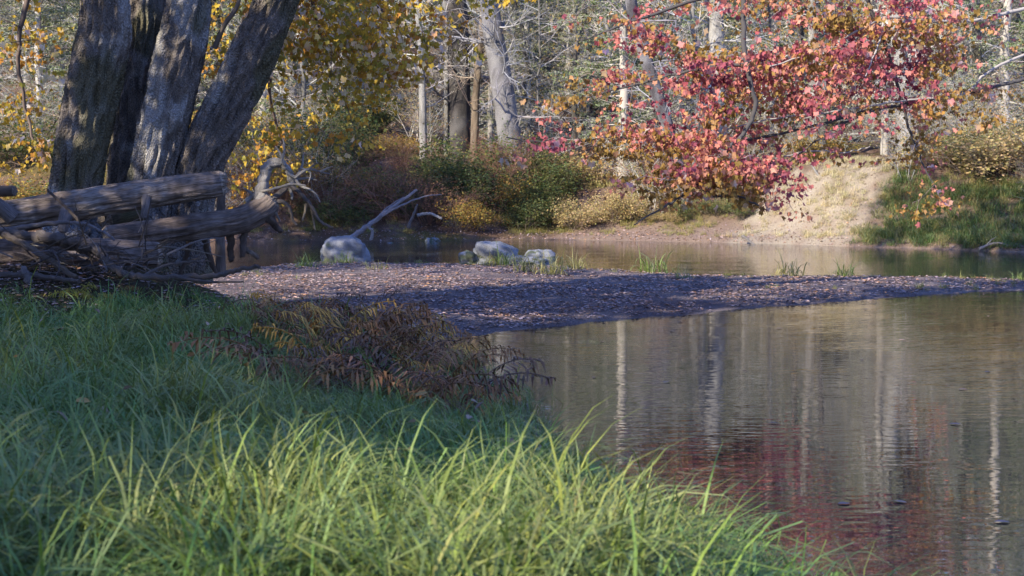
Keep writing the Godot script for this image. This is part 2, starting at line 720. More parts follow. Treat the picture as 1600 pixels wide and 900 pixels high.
func branchy(w: Buf, tips: Array, from: Vector3, dir: Vector3, len_: float, r: float, depth: int, col: Color) -> void:
	var p := from
	var d := dir
	var steps := 3
	for i in steps:
		d = (d + rdir() * 0.22 + Vector3.UP * 0.06).normalized()
		var q := p + d * len_ / steps
		var r1 := r * (1.0 - 0.45 * (i + 1) / steps)
		w.twig(p, q, r * (1.0 - 0.45 * i / steps), r1, col)
		p = q
		if depth > 0:
			for k in (2 if depth > 1 else 3):
				if rng.randf() < 0.75:
					branchy(w, tips, p, (d + rdir() * 0.95).normalized(), len_ * rf(0.4, 0.7), r1 * 0.6, depth - 1, col)
	tips.append(p)

func hardwood(h: float, girth: float, barkcols: Array, leafcol: Array, leaf_share: float, first: float) -> Array:
	var t := Buf.new()
	var w := Buf.new()
	var f := Buf.new()
	var p := PackedVector3Array()
	var lean := Vector3(rf(-0.06, 0.06), 1, rf(-0.06, 0.06))
	for i in 30:
		p.append(lean * h * i / 29.0 + Vector3(noise_b.get_noise_1d(i * 7 + h * 90), 0, noise_b.get_noise_1d(i * 7 + 900 + h * 70)) * 0.45)
	p[0].y = -0.4
	var r := taper(girth, 0.03, 30, 0.85)
	r[0] *= 1.35
	r[1] *= 1.08
	bark_stem(t, p, r, 16, girth * 0.05, barkcols, 5.0, 0.3, h)
	t.smooth()
	weld_seam(t, 16)
	var tips := []
	var y := first
	while y < h * 0.96:
		var a := rf(0, TAU)
		var i := int(y / h * 29)
		branchy(w, tips, p[i].lerp(p[mini(i + 1, 29)], y / h * 29 - i), Vector3(cos(a), rf(0.05, 0.8), sin(a)).normalized(), rf(1.0, 2.6) * (1.15 - y / h * 0.6), r[i] * 0.35, 2, vary(barkcols[0].lerp(barkcols[1], 0.4), 0.2))
		y += rf(0.25, 0.7)
	for e in tips:
		if rng.randf() < leaf_share:
			for k in 5:
				var c: Vector3 = e + rdir() * rf(0.02, 0.3)
				var a := rdir() * 0.07
				var s := a.cross(rdir()).normalized() * 0.05
				f.tri(c, c + a + s, c + a - s, vary(leafcol[rng.randi() % leafcol.size()], 0.3))
	return [t.mesh(M.bark), w.mesh(M.twig), f.mesh(M.leaf)]

func bush(stems: int, h: float, wide: float, twigcol: Color, leafcol: Array, per_tip: int, leaf_size: float, depth := 2) -> Array:
	var w := Buf.new()
	var f := Buf.new()
	var tips := []
	for i in stems:
		var a := rf(0, TAU)
		var from := Vector3(cos(a), 0, sin(a)) * rf(0, wide * 0.25) + Vector3.DOWN * 0.1
		branchy(w, tips, from, Vector3(cos(a) * wide / h * rf(0.2, 0.9), 1, sin(a) * wide / h * rf(0.2, 0.9)).normalized(), h * rf(0.55, 0.95), 0.014, depth, vary(twigcol, 0.3))
	for e in tips:
		for k in per_tip:
			var c: Vector3 = e + rdir() * rf(0.02, 0.2)
			var a := rdir() * leaf_size
			var s := a.cross(rdir()).normalized() * leaf_size * 0.45
			var col := vary(leafcol[rng.randi() % leafcol.size()], 0.3)
			f.tri(c, c + a * 0.6 + s, c + a * 1.3, col)
			f.tri(c, c + a * 1.3, c + a * 0.6 - s, col)
	return [w.mesh(M.twig), f.mesh(M.leaf)]

func boulder(size: Vector3, seed_at: float, moss: float) -> ArrayMesh:
	var b := Buf.new()
	var rows := 28
	var cols := 44
	for j in rows + 1:
		for i in cols + 1:
			var th := PI * j / rows
			var ph := TAU * (i % cols) / cols
			var d := Vector3(sin(th) * cos(ph), cos(th), sin(th) * sin(ph))
			var k := 1.0 + 0.55 * noise_b.get_noise_3d(d.x * 28 + seed_at, d.y * 28, d.z * 28) + 0.10 * noise_a.get_noise_3d(d.x * 110, d.y * 110 + seed_at, d.z * 110)
			var box := d / pow(pow(absf(d.x), 3.4) + pow(absf(d.y), 3.4) + pow(absf(d.z), 3.4), 1 / 3.4)
			b.v.append(d.lerp(box, 0.8) * k * size)
			b.n.append(d)
			b.uv.append(Vector2(float(i) / cols, float(j) / rows))
			var g := noise_a.get_noise_3d(d.x * 90 + seed_at, d.y * 90, d.z * 90)
			var g2 := noise_b.get_noise_3d(d.x * 70, d.y * 70 - seed_at, d.z * 70)
			b.c.append(Color(0.31, 0.325, 0.35).lerp(Color(0.19, 0.19, 0.2), clampf(g * 2.5, 0, 0.8)).lerp(Color(0.10, 0.12, 0.05), clampf((g2 + moss) * 4, 0, 0.85)))
	for j in rows:
		for i in cols:
			var q := j * (cols + 1) + i
			var s := q + cols + 1
			b.ix.append_array([s, q, q + 1, s, q + 1, s + 1])
	b.smooth()
	weld_seam(b, cols)
	return b.mesh(M.stone)

# ------------------------------------------------------------------ the big maple with four stems
var maple_boughs := []

func shade_ok(p: Vector3) -> bool:
	# a leaf cluster stays only where its shadow does not fall on one of the sunlit spots that the photograph shows
	for s in [[-0.25, 3.7, 1.3, 1.75, 0.9], [-1.2, 23.5, 3.2, 2.0, 0.1], [3.2, 25.2, 2.2, 0.8, 0.1], [-2.4, 15.2, 0.7, 0.9, 1.9], [-4.5, 16.1, 1.1, 0.6, 2.3, 1], [-3.7, 16.2, 0.6, 0.5, 3.2, 1], [-5.2, 14.9, 0.8, 0.4, 1.6, 1], [4.5, 18.0, 4.4, 2.8, 3.6], [2.2, 17.5, 2.4, 1.6, 2.5], [8.4, 40.5, 2.0, 3.5, 1.0], [10.8, 43.5, 1.8, 2.6, 2.0], [3.5, 43.0, 2.6, 2.5, 0.6], [-0.9, 43.0, 1.0, 1.6, 0.8]]:
		var t: float = (p.y - s[4]) / -SUN.y
		var g := p + SUN * t
		var e := Vector2((g.x - s[0]) / s[2], (-g.z - s[1]) / s[3])
		if s.size() > 5 and noise_r.get_noise_2d(g.x * 1.6, g.z * 1.6) < 0.0:
			continue
		if e.length() < 1.0 + 0.25 * noise_a.get_noise_2d(g.x * 60, g.z * 60):
			return false
	return true

func crown_goals(blobs: Array, count: int) -> Array:
	var out := []
	var total := 0.0
	for q in blobs:
		total += pow(q[1], 2.2)
	for q in blobs:
		for i in int(count * pow(q[1], 2.2) / total):
			var g: Vector3 = q[0] + rdir() * q[1] * pow(rng.randf(), 0.4) * Vector3(1, 0.7, 1)
			var px := pixel(g)
			if px.z > 0.3 and px.x > -500 and px.x < 2100 and px.y > -90 and px.y < 900:
				continue
			if px.z > 0.3 and px.x > 650 and px.x < 1700:
				var mirror := pixel(Vector3(g.x, -g.y, g.z))
				if mirror.y < 990:
					continue
			if shade_ok(g):
				out.append(g)
	return out

func big_maple() -> void:
	var base := ground(-4.7, -16.4)
	var t := thing("maple_tree", "large old maple of four thick stems with yellow leaves behind the driftwood logs", "tree", base)
	var bark := [Color(0.23, 0.195, 0.165), Color(0.46, 0.44, 0.41), Color(0.15, 0.14, 0.07)]
	var stems := [
		[[at(120, 430, 16.2), at(118, 330, 16.2), at(128, 230, 16.2), at(155, 90, 16.2), at(163, 0, 16.1), at(150, -300, 16.0), at(90, -900, 15.4)], 46.0, 35.0, "near left stem"],
		[[at(200, 430, 16.9), at(203, 330, 16.9), at(210, 180, 17.0), at(226, 0, 17.1), at(235, -300, 17.6), at(270, -900, 18.5)], 34.0, 32.0, ""],
		[[at(225, 430, 16.3), at(233, 330, 16.3), at(248, 230, 16.3), at(276, 110, 16.3), at(298, 0, 16.3), at(330, -300, 16.2), at(350, -900, 15.4)], 48.0, 34.0, ""],
		[[at(270, 430, 16.5), at(292, 330, 16.5), at(318, 240, 16.4), at(368, 140, 16.4), at(432, 0, 16.3), at(570, -320, 16.2), at(820, -900, 17.0)], 38.0, 33.0, "leaning stem"],
	]
	var nodes := PackedVector3Array()
	var k := 0
	for s in stems:
		var b := Buf.new()
		var p := curve(s[0], 60)
		for i in p.size():
			p[i] -= base
		var r := PackedFloat32Array()
		for i in p.size():
			var f := float(i) / (p.size() - 1)
			var rr := lerpf(s[1], s[2], smoothstep(0, 0.28, f)) / 2117.0 * 16.4
			rr *= 1.0 - 0.75 * smoothstep(0.55, 1.0, f)
			rr *= 1.0 + 0.45 * smoothstep(0.16, 0.0, f)
			r.append(rr)
		bark_stem(b, p, r, 132, 0.042, bark, 8.5, 0.16, 13.0 * k)
		b.smooth()
		weld_seam(b, 132)
		part("stem", b.mesh(M.bark), t)
		for q in along(p, 0.4):
			if q.y > 4.0:
				nodes.append(q)
		k += 1
	# dead stub and thin shoot between stems
	var sh := Buf.new()
	var shoot := curve([at(335, 75, 16.4) - base, at(350, 40, 16.3) - base, at(372, 5, 16.2) - base, at(380, -60, 16.1) - base], 5)
	sh.tube(shoot, taper(0.035, 0.02, shoot.size()), 7, Color(0.14, 0.11, 0.09))
	part("branch", sh.mesh(M.twig), t)

	# boughs that droop into the picture
	var wood := Buf.new()
	var bc := Color(0.13, 0.10, 0.085)
	var boughs := [
		[at(500, -260, 16.2), at(530, -150, 16.8), at(560, -60, 17.4), at(600, 20, 17.9), at(650, 70, 18.2)],
		[at(470, -150, 16.3), at(480, -40, 17.6), at(500, 60, 18.6), at(520, 130, 19.2)],
		[at(430, -120, 16.3), at(420, 60, 18.5), at(425, 160, 19.4), at(450, 250, 19.8)],
		[at(120, -200, 16.2), at(60, -60, 16.6), at(30, 60, 16.8), at(40, 170, 17.0), at(60, 240, 17.0)],
		[at(560, -220, 16.2), at(680, -120, 17.0), at(760, -70, 17.5)],
	]
	for q in boughs:
		var p := curve(q, 8)
		for i in p.size():
			p[i] = p[i] - base + rdir() * 0.02
		wood.tube(p, taper(0.045, 0.012, p.size()), 6, bc)
		nodes.append_array(along(p, 0.12))
	var seen := []
	# [px, py, rx, ry, clusters, depth from, depth to]
	for z in [[545, 45, 120, 75, 250, 16.5, 19.5], [450, 40, 60, 80, 70, 17.2, 19.5], [620, 95, 60, 45, 34, 17.5, 19], [560, 165, 70, 50, 24, 17.8, 19.5], [440, 215, 55, 75, 30, 18.5, 20.5], [400, 270, 45, 50, 14, 18.5, 20.5], [50, 90, 65, 100, 34, 16, 18.5], [40, 215, 45, 55, 14, 16.5, 18.5], [740, -50, 130, 60, 40, 16.5, 18.5], [480, -70, 200, 60, 120, 16.0, 19], [350, 60, 40, 80, 22, 17.5, 19.5]]:
		for i in z[4]:
			var u := Vector2(rng.randfn(), rng.randfn()) * 0.55
			seen.append(at(z[0] + u.x * z[2], z[1] + u.y * z[3], rf(z[5], z[6])) - base)
	grow(wood, nodes, seen, 0.006, bc)
	var high := crown_goals([[Vector3(-7.5, 9.5, -16), 4.2], [Vector3(-3.5, 10.5, -17.5), 4.5], [Vector3(-2.6, 14, -21.5), 4.4], [Vector3(-1.0, 10.0, -21), 3.0], [Vector3(-6, 13, -13), 4.5], [Vector3(-10, 9, -11), 3.6], [Vector3(-1.5, 15.0, -18), 4.0]], 1000)
	for i in high.size():
		high[i] -= base
	grow(wood, nodes, high, 0.012, bc)
	part("twigs", wood.mesh(M.twig), t)
	var spots := []
	for g in seen:
		for i in rng.randi_range(8, 12):
			spots.append(hang(g + rdir() * Vector3(0.34, 0.14, 0.34) * rf(0.1, 1), rf(0.055, 0.115)))
	for g in high:
		for i in 16:
			spots.append(hang(g + rdir() * rf(0.05, 0.6), rf(0.15, 0.24)))
	var pal := [Color(0.30, 0.26, 0.045), Color(0.38, 0.28, 0.035), Color(0.45, 0.32, 0.04), Color(0.50, 0.34, 0.04), Color(0.46, 0.28, 0.035), Color(0.40, 0.20, 0.035)]
	leaves(t, [maple_leaf(M.leaf), maple_leaf(M.leaf, 0.7, 0.5), maple_leaf(M.leaf, -0.35, 0.9)], spots, pal, tinted(pal))

func shade_trees() -> void:
	# trees left of the picture and behind the camera, whose shade lies over the bank
	var pal := [Color(0.30, 0.24, 0.04), Color(0.12, 0.17, 0.04), Color(0.38, 0.25, 0.04)]
	var leaf := maple_leaf(M.leaf)
	var sets := [
		["broad maple standing left of the log pile, just outside the picture", Vector2(-11.5, -6.5), [[Vector3(-11.0, 7.5, -6.5), 4.2], [Vector3(-9.0, 9.5, -7.6), 3.6], [Vector3(-12.0, 8.5, -1.5), 3.8], [Vector3(-13.8, 9.0, -19.2), 3.2]], 1000],
		["broad maple on the bank left behind the camera, shading the tall grass", Vector2(-8.5, 2.5), [[Vector3(-9.5, 7.5, 1.3), 3.6], [Vector3(-8.0, 8.0, 4.8), 3.6], [Vector3(-8.0, 9.0, -0.6), 3.6]], 900],
		["tall maple upstream beyond the big four-stemmed maple, outside the picture", Vector2(-17.5, -25.0), [[Vector3(-17, 10, -26), 4.5], [Vector3(-16, 12, -28), 4.6], [Vector3(-18, 12, -31), 4.6]], 1100],
	]
	for s in sets:
		var base := ground(s[1].x, s[1].y)
		var t := thing("maple_tree", s[0], "tree", base)
		var b := Buf.new()
		var p := curve([Vector3(0, -0.3, 0), Vector3(0.1, 2, 0), Vector3(-0.1, 5, 0.1), Vector3(0.2, 9, -0.2)], 14)
		bark_stem(b, p, taper(0.32, 0.08, p.size()), 28, 0.02, [Color(0.17, 0.14, 0.12), Color(0.3, 0.28, 0.26), Color(0.12, 0.115, 0.05)])
		b.smooth()
		weld_seam(b, 28)
		part("trunk", b.mesh(M.bark), t)
		var goals := crown_goals(s[2], s[3])
		var spots := []
		for i in goals.size():
			goals[i] -= base
			for k in 20:
				spots.append(hang(goals[i] + rdir() * rf(0.05, 0.6), rf(0.15, 0.24)))
		var w := Buf.new()
		grow(w, along(p, 0.4).slice(8), goals, 0.014, Color(0.15, 0.12, 0.1))
		part("branches", w.mesh(M.twig), t)
		var tint := []
		for i in spots.size():
			tint.append(vary(pal[rng.randi() % 3], 0.2))
		scatter("crown", leaf, spots, tint, t)

func red_maple() -> void:
	var base := ground(11.8, -18.6)
	var t := thing("red_maple_tree", "red maple whose crimson and orange boughs hang over the water at right", "tree", base)
	var b := Buf.new()
	var p := curve([Vector3(0, -0.3, 0), Vector3(-0.3, 1.5, 0), Vector3(-1.0, 3.5, 0.1), Vector3(-2.2, 6.0, 0.2), Vector3(-3.0, 8.0, 0.3)], 16)
	bark_stem(b, p, taper(0.2, 0.06, p.size()), 28, 0.012, [Color(0.2, 0.18, 0.17), Color(0.34, 0.33, 0.32), Color(0.13, 0.13, 0.07)])
	b.smooth()
	weld_seam(b, 28)
	part("trunk", b.mesh(M.bark), t)
	var nodes := along(p, 0.3).slice(10)
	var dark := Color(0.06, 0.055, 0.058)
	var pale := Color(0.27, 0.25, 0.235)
	# boughs as they run through the picture: points, thickness in metres, colour
	var boughs := [
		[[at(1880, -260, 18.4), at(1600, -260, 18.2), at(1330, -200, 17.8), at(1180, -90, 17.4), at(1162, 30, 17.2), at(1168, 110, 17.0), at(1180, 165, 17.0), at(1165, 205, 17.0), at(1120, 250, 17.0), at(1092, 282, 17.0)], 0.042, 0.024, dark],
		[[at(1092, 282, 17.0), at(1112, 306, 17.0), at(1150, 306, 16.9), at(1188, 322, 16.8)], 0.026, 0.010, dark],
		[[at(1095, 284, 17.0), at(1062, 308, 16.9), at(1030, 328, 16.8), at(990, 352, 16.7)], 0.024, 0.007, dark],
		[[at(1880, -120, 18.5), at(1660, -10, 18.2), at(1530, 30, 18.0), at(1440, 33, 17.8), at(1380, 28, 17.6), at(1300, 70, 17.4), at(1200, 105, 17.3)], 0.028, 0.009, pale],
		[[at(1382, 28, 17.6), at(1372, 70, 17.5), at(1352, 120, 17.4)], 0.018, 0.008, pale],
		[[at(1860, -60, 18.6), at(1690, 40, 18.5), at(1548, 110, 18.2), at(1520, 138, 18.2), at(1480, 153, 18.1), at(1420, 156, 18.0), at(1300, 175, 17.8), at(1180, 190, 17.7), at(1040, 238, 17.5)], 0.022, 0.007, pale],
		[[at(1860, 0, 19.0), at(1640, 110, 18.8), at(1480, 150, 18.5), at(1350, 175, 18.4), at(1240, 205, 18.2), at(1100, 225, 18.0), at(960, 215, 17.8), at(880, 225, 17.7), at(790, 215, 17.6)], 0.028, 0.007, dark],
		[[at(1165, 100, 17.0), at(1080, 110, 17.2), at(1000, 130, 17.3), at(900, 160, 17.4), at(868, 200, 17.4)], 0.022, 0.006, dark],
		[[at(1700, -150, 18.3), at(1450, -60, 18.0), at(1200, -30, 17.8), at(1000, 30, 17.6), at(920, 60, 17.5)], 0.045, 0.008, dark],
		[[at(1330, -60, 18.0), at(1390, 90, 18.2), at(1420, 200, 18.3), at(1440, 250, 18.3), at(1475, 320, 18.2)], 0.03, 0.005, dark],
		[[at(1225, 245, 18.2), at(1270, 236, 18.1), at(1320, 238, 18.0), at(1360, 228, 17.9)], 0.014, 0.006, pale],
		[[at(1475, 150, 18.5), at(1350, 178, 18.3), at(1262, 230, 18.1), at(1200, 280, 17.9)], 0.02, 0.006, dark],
	]
	for q in boughs:
		var c := crooked(curve(q[0], 7), 0.012)
		for i in c.size():
			c[i] -= base
		var w := Buf.new()
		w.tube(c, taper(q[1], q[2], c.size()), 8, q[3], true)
		part("bough", w.mesh(M.twig), t)
		nodes.append_array(along(c, 0.12))
	# limb joints back to the trunk
	var lim := Buf.new()
	for q in [[p[44], at(1880, -260, 18.4) - base], [p[40], at(1880, -120, 18.5) - base], [p[36], at(1860, -60, 18.6) - base], [p[32], at(1860, 0, 19.0) - base]]:
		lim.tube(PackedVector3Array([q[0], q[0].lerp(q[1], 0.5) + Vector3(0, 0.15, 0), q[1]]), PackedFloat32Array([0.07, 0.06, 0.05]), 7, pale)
	part("limb", lim.mesh(M.twig), t)
	var goals := []
	for z in [[1040, 60, 70, 60, 36, 17, 18.2], [1130, 130, 110, 80, 150, 16.6, 18.4], [1290, 90, 150, 85, 290, 17, 19], [1230, 190, 120, 70, 190, 17, 18.6], [1400, 60, 130, 60, 170, 17.2, 18.8], [1500, 110, 80, 60, 52, 17.6, 18.8], [1420, 190, 50, 80, 80, 17.8, 18.8], [1450, 270, 30, 40, 10, 18, 18.6], [950, 130, 70, 55, 36, 17, 18], [880, 175, 35, 45, 16, 17.1, 17.8], [1000, 220, 100, 40, 80, 16.9, 18], [1120, 265, 95, 38, 130, 16.6, 17.6], [1030, 280, 60, 28, 26, 16.6, 17.4], [1190, 285, 50, 35, 24, 16.6, 17.6], [850, 235, 55, 25, 14, 17.3, 17.9], [1250, -10, 260, 40, 120, 17, 19], [1220, -110, 300, 60, 100, 17, 19], [1460, 325, 40, 20, 5, 18, 18.5], [950, 20, 60, 40, 16, 17, 18]]:
		for i in z[4]:
			var u := Vector2(rng.randfn(), rng.randfn()) * 0.55
			var g := at(z[0] + u.x * z[2], z[1] + u.y * z[3], rf(z[5], z[6]))
			if noise_r.get_noise_3d(g.x * 0.8, g.y * 1.9, g.z * 0.8) > -0.06:
				goals.append(g - base)
	var w := Buf.new()
	grow(w, nodes, goals, 0.006, Color(0.19, 0.15, 0.145))
	part("twigs", w.mesh(M.twig), t)
	var spots := []
	for g in goals:
		for i in rng.randi_range(11, 18):
			spots.append(hang(g + rdir() * Vector3(0.34, 0.13, 0.34) * rf(0.1, 1), 0.045 + 0.06 * pow(rng.randf(), 1.1) + 0.025 * float(rng.randf() < 0.12)))
	var pal := [Color(0.26, 0.17, 0.045), Color(0.33, 0.19, 0.05), Color(0.44, 0.24, 0.10), Color(0.52, 0.24, 0.155), Color(0.52, 0.205, 0.165), Color(0.46, 0.15, 0.135), Color(0.37, 0.095, 0.105), Color(0.26, 0.07, 0.095)]
	leaves(t, [maple_leaf(M.leaf), maple_leaf(M.leaf, 0.7, 0.5), maple_leaf(M.leaf, -0.35, 0.9)], spots, pal, tinted(pal))

# ------------------------------------------------------------------ driftwood
func log_part(parent: Node3D, called: String, pts: Array, r0: float, r1: float, cols: Array, sides := 40, ridge := 0.008, steps := 44) -> void:
	var b := Buf.new()
	var p := curve(pts, steps)
	for i in p.size():
		p[i] -= parent.position
	bark_stem(b, p, taper(r0, r1, p.size()), sides, ridge, cols, 9.0, 0.1, r0 * 100)
	# broken ends with splinters
	for e in 2:
		var ring := 0 if e == 0 else p.size() - 1
		var d := (p[0] - p[1] if e == 0 else p[-1] - p[-2]).normalized()
		var base := b.v.size()
		for k in sides + 1:
			var q := b.v[ring * (sides + 1) + (k % sides)]
			b.v.append(q)
			b.v.append(p[ring].lerp(q, 0.75) + d * r0 * (0.15 + 0.5 * absf(noise_a.get_noise_2d(k % sides * 9.0, r0 * 900 + e * 50))))
			b.v.append(p[ring] + d * r0 * 0.1)
			for j in 3:
				b.n.append(d)
				b.uv.append(Vector2(float(k) / sides * 0.3, j * 0.2))
				b.c.append(Color(0.34, 0.28, 0.22))
		for k in sides:
			for j in 2:
				var q := base + k * 3 + j
				var s := q + 3
				if e == 1:
					b.ix.append_array([q, q + 1, s + 1, q, s + 1, s])
				else:
					b.ix.append_array([q, s + 1, q + 1, q, s, s + 1])
	b.smooth()
	part(called, b.mesh(M.wood), parent)

func stick(called: String, label: String, category: String, pts: Array, r0: float, r1: float, col: Color, forks: Array = [], group := "") -> void:
	var base: Vector3 = pts[0]
	var t := thing(called, label, category, base, group)
	var b := Buf.new()
	var p := crooked(curve(pts, 8), r0 * 0.25)
	for i in p.size():
		p[i] -= base
	b.tube(p, taper(r0, r1, p.size()), 9, col)
	part("stem", b.mesh(M.wood), t)
	for f in forks:
		var w := Buf.new()
		var q := crooked(curve(f, 6), r1 * 0.3)
		for i in q.size():
			q[i] -= base
		w.tube(q, taper(r1 * 1.1, r1 * 0.35, q.size()), 7, col)
		part("twig", w.mesh(M.wood), t)

func driftwood() -> void:
	var grey := [Color(0.29, 0.235, 0.20), Color(0.38, 0.33, 0.29), Color(0.16, 0.12, 0.095)]
	var brown := [Color(0.21, 0.16, 0.13), Color(0.28, 0.225, 0.19), Color(0.12, 0.09, 0.07)]
	var t := thing("driftwood_log", "thick grey barkless log lying across the top of the driftwood pile", "log", ground(-6.2, -14.9), "driftwood logs")
	log_part(t, "trunk", [at(-160, 362, 14.6), at(-40, 346, 14.7), at(60, 331, 14.8), at(180, 311, 14.9), at(270, 297, 15.0), at(346, 287, 15.1)], 0.195, 0.135, grey, 84, 0.02)
	for q in [[at(228, 305, 14.85), at(228, 325, 14.75), at(224, 340, 14.72), 0.06], [at(105, 330, 14.7), at(100, 348, 14.6), at(98, 362, 14.58), 0.08], [at(20, 340, 14.6), at(-10, 315, 14.5), at(-40, 300, 14.5), 0.09]]:
		var b := Buf.new()
		var p := curve([q[0] - t.position, q[1] - t.position, q[2] - t.position], 5)
		b.tube(p, taper(q[3], q[3] * 0.6, p.size()), 12, Color(0.28, 0.25, 0.24))
		part("branch_stub", b.mesh(M.wood), t)

	t = thing("driftwood_log", "dark log with an upturned root crown pointing over the water", "log", ground(-4.4, -15.0), "driftwood logs")
	log_part(t, "trunk", [at(168, 374, 14.5), at(240, 364, 14.7), at(310, 354, 14.9), at(370, 345, 15.1), at(408, 328, 15.2), at(422, 316, 15.25)], 0.135, 0.125, brown, 72, 0.018)
	var pale := Color(0.50, 0.46, 0.41)
	var mid := Color(0.22, 0.19, 0.175)
	var roots := [
		[[[402, 330], [408, 300], [413, 275], [420, 258], [434, 254], [447, 262], [455, 280], [457, 295]], 0.075, 0.03, pale],
		[[[420, 315], [440, 300], [452, 290], [470, 303], [488, 325], [500, 345], [520, 356]], 0.035, 0.012, mid],
		[[[385, 315], [400, 302], [425, 296], [455, 288], [478, 290]], 0.025, 0.008, pale],
		[[[410, 335], [425, 345], [432, 355], [440, 362]], 0.06, 0.018, brown[0]],
		[[[425, 318], [440, 315], [452, 325], [458, 345], [464, 352]], 0.028, 0.008, mid],
		[[[395, 345], [382, 365], [380, 390], [377, 402]], 0.05, 0.02, brown[0]],
		[[[360, 352], [360, 380], [362, 408]], 0.05, 0.025, brown[0]],
		[[[382, 350], [382, 385], [398, 398], [403, 403]], 0.03, 0.02, Color(0.42, 0.33, 0.25)],
		[[[318, 360], [324, 392], [338, 428]], 0.045, 0.02, brown[0]],
		[[[297, 362], [293, 395], [280, 430]], 0.035, 0.018, brown[0]],
		[[[414, 310], [412, 290], [410, 285]], 0.022, 0.008, Color(0.08, 0.07, 0.065)],
		[[[422, 318], [430, 330], [437, 346]], 0.02, 0.008, pale],
		[[[447, 262], [455, 268], [462, 280], [480, 278], [495, 282]], 0.014, 0.005, pale],
		[[[450, 270], [462, 276], [472, 258], [474, 240]], 0.014, 0.005, pale],
		[[[460, 278], [480, 265], [500, 268], [515, 272]], 0.012, 0.004, pale],
		[[[480, 267], [490, 258], [498, 254]], 0.008, 0.003, pale],
		[[[500, 268], [514, 262], [520, 260]], 0.007, 0.003, pale],
		[[[445, 258], [438, 240], [430, 228]], 0.012, 0.004, pale],
		[[[440, 255], [444, 232], [442, 215]], 0.010, 0.003, pale],
		[[[470, 262], [485, 270], [482, 285]], 0.008, 0.003, pale],
		[[[462, 280], [470, 290], [490, 300], [500, 316]], 0.012, 0.004, pale],
		[[[395, 305], [390, 300], [380, 293]], 0.012, 0.005, pale],
		[[[478, 318], [476, 332], [472, 345]], 0.012, 0.004, Color(0.36, 0.29, 0.2)],
		[[[486, 322], [490, 345], [492, 360]], 0.012, 0.004, Color(0.36, 0.29, 0.2)],
		[[[452, 292], [456, 305], [456, 312]], 0.012, 0.006, pale],
	]
	for q in roots:
		var pts := []
		var dd := rf(-0.12, 0.12)
		for e in q[0]:
			pts.append(at(e[0], e[1], 15.2 + (dd if pts.size() > 1 else 0.0)) - t.position)
		var b := Buf.new()
		var p := crooked(curve(pts, 7), q[2] * 0.4)
		var thick: float = 1.7 if q[1] < 0.016 else 1.0
		bark_stem(b, p, taper(q[1] * thick, q[2] * thick, p.size(), 0.8), 14, q[1] * 0.16, [q[3], q[3] * 1.25, q[3] * 0.7], 12.0, 0.2, q[0][0][0])
		b.smooth()
		weld_seam(b, 14)
		part("root", b.mesh(M.wood), t)

	t = thing("driftwood_log", "half-buried dark log under the tangle of sticks, lowest of the pile", "log", ground(-6.4, -14.1), "driftwood logs")
	log_part(t, "trunk", [at(-200, 412, 13.9), at(-60, 404, 14.0), at(60, 397, 14.1), at(160, 395, 14.3), at(245, 398, 14.5)], 0.19, 0.13, brown, 64, 0.016)
	t = thing("driftwood_log", "pale weathered log end showing behind the left of the pile", "log", ground(-6.6, -15.6), "driftwood logs")
	log_part(t, "trunk", [at(-120, 300, 15.4), at(-20, 299, 15.5), at(22, 298, 15.5)], 0.07, 0.06, grey, 24, 0.004, 12)
	t = thing("driftwood_log", "mossy log stump lying between the two long logs", "log", ground(-4.3, -15.5), "driftwood logs")
	log_part(t, "trunk", [at(165, 345, 15.3), at(190, 338, 15.5), at(215, 333, 15.8)], 0.12, 0.12, [Color(0.13, 0.11, 0.07), Color(0.16, 0.14, 0.07), Color(0.10, 0.10, 0.04)], 24, 0.006, 10)
	t = thing("driftwood_log", "pale split stump leaning behind the end of the top log", "log", ground(-3.6, -16.2), "driftwood logs")
	log_part(t, "trunk", [at(345, 430, 16.0), at(344, 360, 16.0), at(346, 300, 15.9), at(349, 272, 15.9)], 0.055, 0.04, grey, 24, 0.008, 14)

	var dull := Color(0.24, 0.20, 0.18)
	stick("dead_branch", "long bent bare branch snaking along the ground before the logs", "branch", [at(60, 368, 13.7), at(110, 376, 13.6), at(148, 388, 13.5), at(165, 405, 13.4), at(185, 424, 13.3), at(215, 432, 13.2), at(280, 434, 13.2), at(340, 430, 13.2), at(375, 420, 13.2), at(404, 416, 13.2)], 0.055, 0.018, dull, [[at(225, 432, 13.2), at(260, 414, 13.4), at(300, 409, 13.6), at(330, 408, 13.7)], [at(280, 433, 13.2), at(330, 441, 13.0), at(380, 440, 12.9)]], "dead branches of the log pile")
	stick("dead_branch", "straight brown pole slanting down across the lowest log", "branch", [at(5, 366, 13.6), at(40, 383, 13.5), at(80, 408, 13.4), at(118, 434, 13.3)], 0.035, 0.028, Color(0.27, 0.21, 0.16), [], "dead branches of the log pile")
	stick("dead_branch", "slim pale branch running level over the middle of the pile", "branch", [at(-40, 366, 14.0), at(20, 358, 13.9), at(80, 349, 13.9), at(125, 349, 13.9), at(150, 356, 13.8), at(180, 375, 13.7)], 0.03, 0.012, Color(0.33, 0.30, 0.30), [], "dead branches of the log pile")
	stick("dead_branch", "thick grey branch sloping down over the lowest log", "branch", [at(10, 362, 13.9), at(60, 372, 13.8), at(120, 386, 13.7), at(160, 396, 13.6)], 0.05, 0.045, dull, [], "dead branches of the log pile")
	stick("dead_branch", "grey branch lying flat on the ground at the pile's foot", "branch", [at(-30, 430, 13.3), at(30, 430, 13.3), at(80, 434, 13.2), at(125, 440, 13.1)], 0.035, 0.022, dull, [], "dead branches of the log pile")
	stick("dead_branch", "thin dark stick standing up before the top log", "branch", [at(128, 352, 14.3), at(108, 328, 14.4), at(74, 297, 14.6)], 0.018, 0.014, Color(0.15, 0.12, 0.1), [], "dead branches of the log pile")
